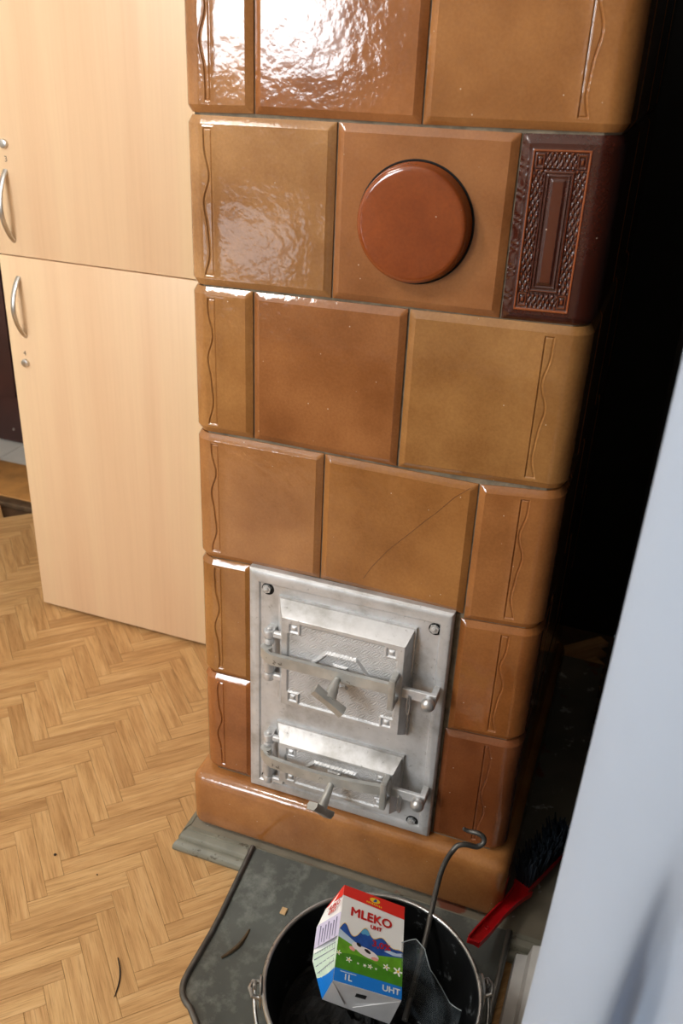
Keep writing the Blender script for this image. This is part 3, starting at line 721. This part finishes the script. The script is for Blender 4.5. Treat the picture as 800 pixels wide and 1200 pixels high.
# ================================================================== TRAY, BUCKET AND CONTENTS
tray = empty('ash_tray_plate', (0.25, -0.2, 0.001), 'dark grey sheet-metal floor tray with rolled rim before the stove', 'tray')
out = [(0.014, -0.200)]
cxr, cyr, rr = 0.060, -0.288, 0.046
out += [(0.0135, -0.28)] + [(cxr - rr * math.cos(a), cyr - rr * math.sin(a)) for a in np.linspace(0.15, 1.25, 7)]
for k in range(1, 12):
    a = k / 12; out.append((0.075 + (0.425 - 0.075) * a, -0.340 - 0.135 * math.sin(math.pi * a) ** 0.8))
out += [(0.485 - (px - 0.014), py) for px, py in out[:9][::-1]]
g = G().prism(out, 0.0012, 0.0032)
v = []; ys = ((-0.200, 0.0012), (-0.170, 0.0045), (-0.120, 0.0155), (-0.070, 0.0270), (-0.034, 0.0355))
for (y, z) in ys: v += [(0.014, y, z), (0.485, y, z), (0.485, y, z + 0.002), (0.014, y, z + 0.002)]
f = [(4 * i + j, 4 * i + (j + 1) % 4, 4 * i + 4 + (j + 1) % 4, 4 * i + 4 + j) for i in range(4) for j in range(4)] + [(0, 1, 2, 3), (19, 18, 17, 16)]
g.add(v, f).mk('sheet', M['tray'], tray, smooth=35)
rim = [(0.014, y, z + 0.0045) for y, z in ys[::-1]] + [(x, y, 0.006) for x, y in out[1:-1]] + [(0.485, y, z + 0.0045) for y, z in ys]
G().tube(rim, 0.0050, 10).mk('rolled_rim', M['tray_rim'], tray, smooth=60)

BC = Vector((0.3305, -0.327, 0.0034)); BR, BB, BH = 0.147, 0.108, 0.2015
bk = empty('metal_bucket', BC, 'black metal bucket with galvanised rim standing on the floor tray', 'bucket')
G().lathe([(0, 0), (BB, 0), (BB + 0.002, 0.002), (BR, BH), (BR - 0.0012, BH), (BB - 0.001, 0.004), (0, 0.004)], BC, 'Z', 72).mk('pail', M['bucket_in'], bk, smooth=40)
rp = [(BR + 0.001 + 0.0034 * math.cos(a), BH + 0.0034 * math.sin(a)) for a in np.linspace(0, 2 * math.pi, 13)]
G().lathe(rp, BC, 'Z', 80).mk('rim', M['galv'], bk, smooth=60)
e1 = Vector((0.9253, 0.3793, 0)); e2 = Vector((0.3793, -0.9253, 0))
for s in (-1, 1):
    c = BC + e1 * s * (BR + 0.004) + Vector((0, 0, BH - 0.014))
    g = G(); ang = math.atan2(e1.y * s, e1.x * s)
    mt = Matrix.Translation(c) @ Matrix.Rotation(ang, 4, 'Z')
    ov = [(0.019 * math.cos(a), 0.026 * math.sin(a)) for a in np.linspace(0, 2 * math.pi, 20)[:-1]]
    tmp = G().prism(ov, 0.0, 0.0025, 'X'); g.add([(mt @ Vector(p))[:] for p in tmp.v], tmp.f)
    tmp = G().lathe([(0.004, 0.0025), (0.0035, 0.0045), (0, 0.005)], (0, 0, -0.012), 'X', 10); g.add([(mt @ Vector(p))[:] for p in tmp.v], tmp.f)
    tmp = G().tube([(0.001, -0.012, 0.004), (0.012, -0.011, 0.008), (0.016, 0, 0.010), (0.012, 0.011, 0.008), (0.001, 0.012, 0.004)], 0.0028, 8); g.add([(mt @ Vector(p))[:] for p in tmp.v], tmp.f)
    g.mk('ear', M['galv'], bk, smooth=40)
bail = []
thb = R(24)
for a in np.linspace(0, math.pi, 40):
    q = BC + Vector((0, 0, BH - 0.008)) + e1 * math.cos(a) * 0.1605 + (e2 * math.cos(thb) - Vector((0, 0, math.sin(thb)))) * math.sin(a) * 0.172
    bail.append(q)
for s, idx in ((1, 0), (-1, -1)):
    c = bail[idx]; hook = [c + Vector((0, 0, -0.004)) - e2 * 0.010, c + Vector((0, 0, 0.006)) - e2 * 0.008, c + Vector((0, 0, 0.008))]
    bail = hook + bail if s == 1 else bail + hook[::-1]
G().tube(bail, 0.0026, 8).mk('bail_handle', M['galv'], bk, smooth=60)

# dark coal rubble inside
nr, na = 14, 40; v = [(BC.x, BC.y, 0.0)]; f = []
rs = random.Random(4)
def heap(x, y): return 0.104 + 0.072 * math.exp(-(((x - 0.33) / 0.06) ** 2 + ((y + 0.335) / 0.07) ** 2)) + 0.012 * math.sin(x * 190 + y * 70) * math.sin(y * 210) + rs.uniform(-0.004, 0.004)
v[0] = (BC.x, BC.y, heap(BC.x, BC.y))
for i in range(1, nr + 1):
    for j in range(na):
        a = 2 * math.pi * j / na; r = 0.1285 * i / nr; x, y = BC.x + r * math.cos(a), BC.y + r * math.sin(a); v.append((x, y, heap(x, y) if i < nr else 0.112))
for j in range(na): f.append((0, 1 + j, 1 + (j + 1) % na))
for i in range(nr - 1):
    for j in range(na): f.append((1 + i * na + j, 1 + (i + 1) * na + j, 1 + (i + 1) * na + (j + 1) % na, 1 + i * na + (j + 1) % na))
co = mk('coal_rubble', v, f, M['coal']); tag(co, 'black coal rubble filling the metal bucket', 'coal'); co['kind'] = 'stuff'

# ------------------------------------------------------------------ milk carton
FBL, FBR, FTL, FTR = Vector((0.2913, -0.3813, 0.2642)), Vector((0.3784, -0.3552, 0.2352)), Vector((0.2531, -0.2322, 0.2625)), Vector((0.3398, -0.2088, 0.2289))
BBL, BBR, STL, SML, SUL = Vector((0.2775, -0.3802, 0.2171)), Vector((0.3661, -0.3570, 0.1818)), Vector((0.2356, -0.2619, 0.2359)), Vector((0.2447, -0.3334, 0.2188)), Vector((0.2330, -0.2884, 0.2279))
NRM = (FBR - FBL).cross(FTL - FBL).normalized()
if NRM.z < 0: NRM = -NRM
AX = (FTL - FBL); 
STR_ = FTR + (STL - FTL); SMR = FBR + (SML - FBL) + (FBR - FBL) * 0.02; SUR = FTR + (SUL - FTL)
carton = empty('milk_carton', (0.322, -0.37, 0.178), 'crushed milk carton with red top, green meadow and blue band in the bucket', 'carton')
def cpart(name, v, f, mat, **kw): return mk(name, [tuple(p) for p in v], f, mat, carton, **kw)
cv = [FBL, FBR, FTR, FTL, BBL, BBR, SMR, SML, SUR, SUL, STR_, STL]
body = cpart('carton_body', cv, [(0, 1, 2, 3), (4, 5, 1, 0), (0, 3, 11, 9, 7, 4), (1, 5, 6, 8, 10, 2), (4, 7, 6, 5), (7, 9, 8, 6), (9, 11, 10, 8), (11, 3, 2, 10)], M['white'])
bm = bmesh.new(); bm.from_mesh(body.data); bmesh.ops.recalc_face_normals(bm, faces=bm.faces[:]); bm.to_mesh(body.data); bm.free()
def FR(u, v_, h=0.0): return FBL * (1 - u) * (1 - v_) + FBR * u * (1 - v_) + FTR * u * v_ + FTL * (1 - u) * v_ + NRM * h
NS = (STL - FTL).cross(FBL - FTL).normalized()
if NS.x > 0: NS = -NS
def SD(u, v_, h=0.0):      # left side face: u from front edge (0) to back edge (1), v up
    a = FBL * (1 - v_) + FTL * v_
    back = [(0.0, BBL), (0.33, SML), (0.68, SUL), (0.88, STL), (1.0, FTL)]
    for (p0, q0), (p1, q1) in zip(back, back[1:]):
        if p0 <= v_ <= p1 + 1e-9: b = q0.lerp(q1, (v_ - p0) / (p1 - p0)); break
    return a * (1 - u) + b * u + NS * h
def BT(u, v_, h=0.0): 
    nb = (FBR - FBL).cross(BBL - FBL).normalized(); nb = nb if nb.y < 0 else -nb
    return FBL * (1 - u) * (1 - v_) + FBR * u * (1 - v_) + BBR * u * v_ + BBL * (1 - u) * v_ + nb * h
def patch(name, S, poly_top, poly_bot, mat, h, nsub=24):
    """strip between two outlines given as functions of u, wrapped on the face"""
    v = []; f = []
    for i in range(nsub + 1):
        u = i / nsub; t_, b_ = poly_top(u), poly_bot(u)
        for k in range(4): v.append(S(u, b_ + (t_ - b_) * k / 3, h))
    for i in range(nsub):
        for k in range(3): f.append((4 * i + k, 4 * i + 4 + k, 4 * i + 5 + k, 4 * i + 1 + k))
    return mk(name, [tuple(p) for p in v], f, mat, body)
def poly(name, S, pts, mat, h): return mk(name, [tuple(S(a, b, h)) for a, b in pts], [tuple(range(len(pts)))], mat, body)
def lettering(name, S, s, cu_, cv_, size, mat, h, rot=0.0, sx=1.0, bold=0.0):
    """lettering laid on the face; u and v are scaled to the face's real size"""
    wu = (S(1, 0.5) - S(0, 0.5)).length; wv = (S(0.5, 0.9) - S(0.5, 0.1)).length / 0.8
    tv0, tf0 = text_mesh(s, size); c_, s_ = math.cos(rot), math.sin(rot); tv, tf = [], []
    for (dx, dy) in ((0, 0), (bold, 0), (-bold, 0), (0, bold), (0, -bold)) if bold else ((0, 0),):     # heavier strokes
        k = len(tv); tv += [(a + dx, b + dy, 0) for a, b, c in tv0]; tf += [tuple(i + k for i in q) for q in tf0]
    return mk(name, [tuple(S(cu_ + (a * c_ * sx - b * s_) / wu, cv_ + (a * s_ * sx + b * c_) / wv, h)) for a, b, c in tv], tf, mat, body)
h1, h2, h3, h4 = 0.0002, 0.0004, 0.0006, 0.0008
patch('red_top_band', FR, lambda u: 1.0, lambda u: 0.885 - 0.035 * u, M['red_print'], h1)
mt_top = lambda u: 0.47 + 0.12 * math.exp(-((u - 0.08) / 0.08) ** 2) + 0.135 * math.exp(-((u - 0.40) / 0.10) ** 2) + 0.09 * math.exp(-((u - 0.66) / 0.12) ** 2) + 0.02 * math.exp(-((u - 0.95) / 0.1) ** 2)
patch('mountain_edge', FR, lambda u: mt_top(u) + 0.008, lambda u: mt_top(u) - 0.02, M['yellow'], h1, 40)
patch('mountains', FR, mt_top, lambda u: 0.33, M['mountain'], h2, 40)
patch('pale_foothill', FR, lambda u: max(0.3, 0.52 - 0.35 * u) if u < 0.5 else 0.345, lambda u: 0.30, M['pale_blue'], h3, 30)
poly('snow_peak', FR, [(0.33, 0.545), (0.36, 0.585), (0.40, 0.602), (0.44, 0.588), (0.48, 0.55), (0.44, 0.535), (0.40, 0.542), (0.36, 0.532)], M['peak'], h3)
poly('cloud', FR, [(0.70, 0.43), (0.78, 0.455), (0.90, 0.45), (0.99, 0.47), (0.99, 0.43), (0.85, 0.415)], M['pale_blue'], h3)
gr_top = lambda u: 0.435 - 0.20 * u if u < 0.45 else 0.345 + 0.075 * (u - 0.45) / 0.55
patch('meadow', FR, gr_top, lambda u: 0.12, M['green'], h4, 30)
patch('meadow_shade', FR, lambda u: 0.27 + 0.03 * math.sin(u * 5), lambda u: 0.12, M['green_dark'], h4 + 0.0001, 30)
patch('blue_band', FR, lambda u: 0.125, lambda u: 0.0, M['blue_print'], h4 + 0.0002)
def ell(cu_, cv_, a, b, n=16, r=0.0): return [(cu_ + a * math.cos(t) * math.cos(r) - b * math.sin(t) * math.sin(r), cv_ + a * math.cos(t) * math.sin(r) * 0.6 + b * math.sin(t) * math.cos(r)) for t in np.linspace(0, 2 * math.pi, n + 1)[:-1]]
hc = h4 + 0.0003
poly('cow_body', FR, ell(0.45, 0.355, 0.185, 0.045, 18, -0.22), M['cow'], hc)
poly('cow_head', FR, ell(0.27, 0.39, 0.06, 0.035, 14, -0.3), M['cow'], hc)
poly('cow_muzzle', FR, ell(0.22, 0.352, 0.05, 0.020, 12, -0.4), M['pink'], hc + 0.0001)
poly('cow_patch', FR, ell(0.315, 0.41, 0.042, 0.018, 9, -0.5), M['black_ink'], hc + 0.0001)
poly('cow_patch', FR, ell(0.455, 0.372, 0.058, 0.018, 7, -0.4), M['black_ink'], hc + 0.0001)
poly('cow_udder', FR, ell(0.57, 0.318, 0.055, 0.018), M['pink'], hc + 0.0001)
for (a, b, r) in ((0.19, 0.235, 0.05), (0.33, 0.225, 0.02), (0.43, 0.225, 0.03), (0.51, 0.230, 0.042), (0.60, 0.225, 0.02), (0.75, 0.275, 0.06), (0.93, 0.265, 0.085), (0.03, 0.275, 0.045)):
    n = 30; pts = [(a + r * (0.62 + 0.38 * math.cos(5 * t)) * math.cos(t), b + 0.62 * r * (0.62 + 0.38 * math.cos(5 * t)) * math.sin(t)) for t in np.linspace(0, 2 * math.pi, n + 1)[:-1]]
    poly('daisy', FR, [(min(max(p, 0.0), 0.995), q) for p, q in pts], M['white'], hc)
    if r > 0.04: poly('daisy_eye', FR, ell(a, b, r * 0.22, r * 0.15, 8), M['yellow'], hc + 0.0002)
poly('emblem', FR, ell(0.51, 0.945, 0.085, 0.028), M['yellow'], h2)
poly('emblem_drop', FR, [(0.48, 0.93), (0.50, 0.95), (0.52, 0.967), (0.54, 0.955), (0.535, 0.935), (0.51, 0.925)], M['mountain'], h3)
for k in range(9): poly('emblem_mark', FR, ell(0.385 + 0.029 * k, 0.906 - 0.0015 * k, 0.0105, 0.0095 + 0.003 * (k % 2), 6), M['yellow'], h2)
lettering('lettering', FR, 'MLEKO', 0.475, 0.735, 0.0200, M['red_ink'], h2, 0.0, 0.98, 0.0007)
lettering('lettering', FR, 'UHT', 0.56, 0.642, 0.0085, M['red_ink'], h3, 0.0, 1.0, 0.0005)
lettering('lettering', FR, '3,0%', 0.66, 0.475, 0.0135, M['red_ink'], h3, 0.0, 1.1, 0.0004)
lettering('lettering', FR, '1L', 0.20, 0.058, 0.0125, M['white'], hc + 0.0002, 0.0, 1.0, 0.0003)
lettering('lettering', FR, 'UHT', 0.84, 0.062, 0.0125, M['white'], hc + 0.0002, 0.0, 1.0, 0.0004)
poly('fine_print', FR, [(0.08, 0.108), (0.32, 0.108), (0.32, 0.100), (0.08, 0.100)], M['pale_blue'], hc + 0.0002)
# side face
patch('side_red', SD, lambda u: 0.999, lambda u: 0.885, M['red_print'], h1, 6)
patch('side_lilac', SD, lambda u: 0.70, lambda u: 0.45, M['lilac'], h1, 6)
patch('side_mint', SD, lambda u: 0.40, lambda u: 0.10, M['mint'], h1, 6)
patch('side_blue', SD, lambda u: 0.125 + 0.05 * u * u, lambda u: 0.0, M['blue_print'], h2, 8)
lettering('lettering', SD, 'MLEKO', 0.45, 0.835, 0.0105, M['red_ink'], h2, 0.0, -1.0, 0.0004)
lettering('lettering', SD, 'UHT', 0.45, 0.775, 0.0095, M['red_ink'], h2, 0.0, -1.0, 0.0004)
for k in range(7): poly('fine_print', SD, [(0.12 + 0.11 * k, 0.665 - 0.02 * (k % 3)), (0.17 + 0.11 * k, 0.67 - 0.02 * (k % 3)), (0.17 + 0.11 * k, 0.46 + 0.02 * (k % 2)), (0.14 + 0.11 * k, 0.46 + 0.02 * (k % 2))], M['ink'], h2)
for k in range(8): poly('table_line', SD, [(0.1 + 0.1 * k, 0.395), (0.113 + 0.1 * k, 0.395), (0.113 + 0.1 * k, 0.19), (0.1 + 0.1 * k, 0.19)], M['ink'], h2)
for k in range(4): poly('table_line', SD, [(0.08, 0.39 - 0.06 * k), (0.92, 0.39 - 0.06 * k), (0.92, 0.383 - 0.06 * k), (0.08, 0.383 - 0.06 * k)], M['ink'], h2)
# folded bottom
patch('folded_bottom', BT, lambda u: 0.995, lambda u: 0.005, M['foil'], 0.0004, 6)
g = G(); 
fl = [BT(0.0, 0.02, 0.0006), BT(0.30, 0.80, 0.003), BT(0.0, 0.97, 0.0006)]; fr_ = [BT(1.0, 0.02, 0.0006), BT(0.42, 0.80, 0.003), BT(1.0, 0.97, 0.0006)]
for q in (fl, fr_):
    e = q[1] - BT(0.5, 0.5); g.add([tuple(p) for p in q] + [tuple(p + (BT(0.5, 0.5, 0.0) - BT(0.5, 0.5, 0.0012))) for p in q], [(0, 1, 2), (5, 4, 3), (0, 3, 4, 1), (1, 4, 5, 2)])
g.mk('bottom_flap', M['foil'], body, smooth=None)
poly('bottom_mark', BT, [(0.38, 0.22), (0.53, 0.20), (0.53, 0.36), (0.38, 0.38)], M['black_ink'], 0.0009)

# ------------------------------------------------------------------ clear plastic wrapper in the bucket
ctl = [[(0.362, -0.300, 0.278), (0.365, -0.298, 0.200), (0.362, -0.300, 0.120)],
       [(0.378, -0.288, 0.276), (0.384, -0.284, 0.195), (0.382, -0.292, 0.118)],
       [(0.392, -0.290, 0.270), (0.402, -0.288, 0.195), (0.402, -0.296, 0.118)],
       [(0.404, -0.296, 0.240), (0.420, -0.296, 0.182), (0.420, -0.302, 0.120)],
       [(0.416, -0.290, 0.208), (0.430, -0.290, 0.170), (0.432, -0.298, 0.125)],
       [(0.434, -0.284, 0.172), (0.438, -0.286, 0.155), (0.440, -0.292, 0.128)],
       [(0.452, -0.288, 0.170), (0.452, -0.290, 0.155), (0.450, -0.294, 0.130)]]
v = []; f = []
nu, nv = 24, 16
for i in range(nu + 1):
    a = i / nu * (len(ctl) - 1); k = min(int(a), len(ctl) - 2); fa = a - k
    for j in range(nv + 1):
        b = j / nv * 2; m = min(int(b), 1); fb = b - m
        p = (Vector(ctl[k][m]) * (1 - fa) + Vector(ctl[k + 1][m]) * fa) * (1 - fb) + (Vector(ctl[k][m + 1]) * (1 - fa) + Vector(ctl[k + 1][m + 1]) * fa) * fb
        p.y += 0.002 * math.sin(i * 0.5 + j * 0.3) - 0.012; p.z += 0.010; v.append(p[:])
for i in range(nu):
    for j in range(nv): f.append((i * (nv + 1) + j, (i + 1) * (nv + 1) + j, (i + 1) * (nv + 1) + j + 1, i * (nv + 1) + j + 1))
pwr = empty('plastic_wrapper', (0.40, -0.292, 0.118), 'crumpled clear plastic wrapper beside the milk carton', 'wrapper')
G().tube([v[i * (nv + 1)] for i in range(nu + 1)], 0.0007, 5).mk('bright_edge', M['film_edge'], pwr, smooth=60)  # pale tube added along the film's edge, its bright glint put in as colour
pw = mk('film', v, f, M['clear'], pwr, smooth=60)
sd = pw.modifiers.new('thickness', 'SOLIDIFY'); sd.thickness = 0.0004

# ------------------------------------------------------------------ poker
pk = [(38.8, -5.2, -35.2), (39.6, -5.0, -35.6), (41.2, -5.0, -35.5), (42.1, -5.1, -36.0), (42.2, -5.5, -36.7), (41.4, -6.2, -37.1), (39.8, -7.0, -36.5), (38.6, -7.6, -36.6), (38.0, -8.3, -37.3), (37.5, -10.0, -37.7), (37.25, -12.2, -38.2), (37.3, -15, -39.0), (37.5, -18, -39.7), (37.8, -22.0, -41.0), (38.0, -28.0, -43.0), (38.1, -33.0, -44.6)]
P = [Vector(W(*p)) for p in pk]; sm = []
for i in range(len(P) - 1):
    p0, p1, p2, p3 = P[max(i - 1, 0)], P[i], P[i + 1], P[min(i + 2, len(P) - 1)]
    for k in range(5):
        t_ = k / 5; sm.append(0.5 * ((2 * p1) + (p2 - p0) * t_ + (2 * p0 - 5 * p1 + 4 * p2 - p3) * t_ ** 2 + (3 * p1 - p0 - 3 * p2 + p3) * t_ ** 3))
sm.append(P[-1])
tag(G().tube(sm, [0.0028 + 0.0014 * min(1, i / 12) for i in range(len(sm))], 9).mk('fire_poker', M['poker'], smooth=60), 'bent iron poker with hooked end leaning out of the bucket', 'poker')

# ------------------------------------------------------------------ hand brush
br = empty('hand_brush', (0.49, 0.03, 0.036), 'red plastic hand brush with dark bristles lying on the hearth slab', 'brush')
A, B, C_ = Vector(W(43.7, -12.2, -51.6)), Vector(W(46.2, -4.2, -53.3)), Vector(W(49.2, 4.0, -55.0))
def channel(pts, ws, hgt, thk):
    g = G(); v = []; f = []
    for i, p in enumerate(pts):
        t_ = (pts[min(i + 1, len(pts) - 1)] - pts[max(i - 1, 0)]).normalized(); sd_ = t_.cross(Vector((0, 0, 1))).normalized(); up = sd_.cross(t_)
        wd = ws[i]
        for (a, b) in ((-wd, hgt), (-wd, 0), (wd, 0), (wd, hgt), (wd - thk, hgt), (wd - thk, thk), (-wd + thk, thk), (-wd + thk, hgt)): v.append(p + sd_ * a + up * b)
    n = len(pts); f = [(8 * i + j, 8 * i + 8 + j, 8 * i + 8 + (j + 1) % 8, 8 * i + (j + 1) % 8) for i in range(n - 1) for j in range(8)]
    for b in (0, 8 * (n - 1)): f += [(b, b + 1, b + 6, b + 7), (b + 1, b + 2, b + 5, b + 6), (b + 2, b + 3, b + 4, b + 5)]
    return g.add(v, f)
pts = [A.lerp(B, k / 4) for k in range(4)] + [B.lerp(C_, k / 4) for k in range(5)]
g = channel(pts, [0.0105, 0.0115, 0.0115, 0.0112, 0.0105, 0.0105, 0.011, 0.013, 0.017], 0.011, 0.0022)
end = A; g.box((end.x - 0.010, end.y - 0.002, end.z + 0.001), (end.x + 0.010, end.y + 0.002, end.z + 0.011), 0.001, 1)
g.mk('handle', M['red'], br, smooth=35)
G().lathe([(0.003, 0.0024), (0.0042, 0.0036), (0.0030, 0.0048)], A.lerp(B, 0.55) , 'Z', 12).mk('hanging_hole', M['red'], br, smooth=40)
D = C_ + Vector((0.055, 0.115, 0.012)); hd = (D - C_).normalized(); hs_ = hd.cross(Vector((0, 0, 1))).normalized()
g = G(); v = []
for p, k in ((C_, 1.0), (C_.lerp(D, 0.5), 1.0), (D, 0.9)):
    for (a, b) in ((-0.020, 0), (0.010, 0), (0.010, 0.012), (-0.020, 0.012)): v.append(p + hs_ * a * k + Vector((0, 0, b)))
f = [(0, 1, 2, 3), (11, 10, 9, 8)] + [(4 * i + j, 4 * i + (j + 1) % 4, 4 * i + 4 + (j + 1) % 4, 4 * i + 4 + j) for i in range(2) for j in range(4)]
g.add(v, f).mk('brush_head', M['red'], br, smooth=30)
g = G(); rs = random.Random(2)
for i in range(34):
    for j in range(7):
        p = C_.lerp(D, 0.03 + 0.94 * i / 33) + hs_ * (-0.017 + 0.024 * j / 6) + Vector((0, 0, 0.010))
        tip = p + Vector((rs.uniform(-0.010, 0.004), rs.uniform(-0.006, 0.008), 0.052 + rs.uniform(-0.004, 0.006))) + hs_ * (j - 3) * 0.002
        g.tube([p, p.lerp(tip, 0.5) + Vector((rs.uniform(-0.001, 0.001), 0, 0)), tip], [0.0017, 0.0020, 0.0012], 4)
b_ = g.mk('bristles', M['bristle'], br, smooth=None); b_['kind'] = 'stuff'

# ------------------------------------------------------------------ crumbs on tray and floor
def sliver(name, a, b, r, mat, lab, cat, bend=0.0):
    a, b = Vector(a), Vector(b); d = b - a; s = d.cross(Vector((0, 0, 1))).normalized()
    pts = [a + d * t_ + s * bend * math.sin(math.pi * t_) for t_ in np.linspace(0, 1, 9)]
    return tag(G().tube(pts, [r * (0.35 + 0.65 * math.sin(math.pi * (0.12 + 0.8 * t_))) for t_ in np.linspace(0, 1, 9)], 6).mk(name, mat, smooth=40), lab, cat)
sliver('bark_sliver', (0.051, -0.236, 0.0062), (0.071, -0.171, 0.0066), 0.0034, M['bark'], 'brown curved bark sliver lying on the grey tray', 'bark', 0.006)
tag(G().box((0.109, -0.131, 0.0168), (0.119, -0.118, 0.0205), 0.0006, 1).mk('wood_chip', M['chip'], smooth=None), 'small pale square wood chip on the grey tray', 'wood chip')
sliver('twig', (-0.107, -0.296, 0.0014), (-0.0745, -0.357, 0.0014), 0.0013, M['soot'], 'thin black bent twig lying on the parquet', 'twig', -0.006)
for (x, y, r, lab) in ((-0.328, -0.157, 0.0032, 'black soot crumb on the parquet nearest the left edge'), (-0.232, -0.166, 0.0018, 'tiny black crumb on the parquet left of the hearth'), (-0.068, -0.463, 0.003, 'black soot crumb on the parquet at the bottom edge')):
    bm = bmesh.new(); bmesh.ops.create_icosphere(bm, subdivisions=1, radius=r)
    for q in bm.verts: q.co = Vector((x, y, r * 0.6)) + Vector((q.co.x * rs.uniform(0.8, 1.3), q.co.y * rs.uniform(0.7, 1.1), q.co.z * 0.6))
    bm.verts.index_update(); tag(mk('soot_crumb', [q.co[:] for q in bm.verts], [[q.index for q in t_.verts] for t_ in bm.faces], M['soot']), lab, 'crumb'); bm.free()

# ------------------------------------------------------------------ white cloth hanging in the right foreground
def cloth_plan(z):
    k = min(1, max(0, (1.25 - z) / 0.75)); e = 0.5436 - 0.0135 * k ** 1.4
    fold = min(1, max(0, (0.90 - z) / 0.20))
    return [(e + 0.10, -0.470), (e + 0.045, -0.505), (e + 0.010, -0.530), (e, -0.555), (e + 0.012, -0.585), (e + 0.034, -0.612), (e + 0.056, -0.632 + 0.010 * fold), (e + 0.070, -0.642 + 0.042 * fold), (e + 0.084, -0.652 + 0.052 * fold), (e + 0.100, -0.664 + 0.026 * fold), (e + 0.125, -0.685), (e + 0.16, -0.705), (e + 0.20, -0.70), (e + 0.24, -0.66), (e + 0.28, -0.66), (e + 0.33, -0.69), (e + 0.38, -0.66)]
def spl(pl, n):
    out_ = []
    for i in range(len(pl) - 1):
        p0, p1, p2, p3 = [Vector(pl[max(0, min(len(pl) - 1, i + d))]) for d in (-1, 0, 1, 2)]
        for k in range(n):
            t_ = k / n; out_.append(0.5 * ((2 * p1) + (p2 - p0) * t_ + (2 * p0 - 5 * p1 + 4 * p2 - p3) * t_ ** 2 + (3 * p1 - p0 - 3 * p2 + p3) * t_ ** 3))
    return out_ + [Vector(pl[-1])]
v = []; f = []; zz = np.linspace(0.12, 2.15, 70)
for z in zz:
    row = spl(cloth_plan(z), 6)
    for q in row: v.append((q.x, q.y, z))
nc = len(row)
for i in range(len(zz) - 1):
    for j in range(nc - 1): f.append((i * nc + j, i * nc + j + 1, (i + 1) * nc + j + 1, (i + 1) * nc + j))
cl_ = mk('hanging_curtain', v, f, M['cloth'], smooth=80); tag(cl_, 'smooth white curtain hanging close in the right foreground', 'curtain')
sd = cl_.modifiers.new('thickness', 'SOLIDIFY'); sd.thickness = 0.002; sd.offset = 0
rl = empty('curtain_rail', (0.75, -0.56, 2.15), 'ceiling rail carrying the white curtain', 'rail')
G().tube([(0.56, -0.56, 2.165), (0.98, -0.68, 2.165)], 0.011, 12).mk('rod', M['chrome'], rl, smooth=50)
G().tube([(0.66, -0.589, 2.165), (0.66, -0.589, ZC)], 0.006, 8).tube([(0.92, -0.663, 2.165), (0.92, -0.663, ZC)], 0.006, 8).mk('hanger', M['chrome'], rl, smooth=50)

# ------------------------------------------------------------------ ceiling lamp (upper left, out of the picture)
LX, LY, LZ = -0.75, -0.95, 2.38
lp = empty('ceiling_lamp', (LX, LY, ZC), 'white globe ceiling lamp above the parquet', 'lamp')
G().lathe([(0.06, 0), (0.055, -0.02), (0.012, -0.03), (0.012, -0.20), (0.05, -0.21), (0.05, -0.22)], (LX, LY, ZC), 'Z', 24, True).mk('lamp_stem', M['white_frame'], lp)
G().lathe([(0.14 * math.sin(a), 0.14 * math.cos(a)) for a in np.linspace(0.15, math.pi, 17)], (LX, LY, LZ - 0.04), 'Z', 32).mk('lamp_globe', M['lamp'], lp, smooth=60)
pl = bpy.data.lights.new('ceiling_lamp_light', 'POINT'); pl.energy = 33; pl.color = (1.0, 0.95, 0.90); pl.shadow_soft_size = 0.15
po = bpy.data.objects.new('ceiling_lamp_light', pl); COL.objects.link(po); po.location = (LX, LY, LZ - 0.04 - 0.16)
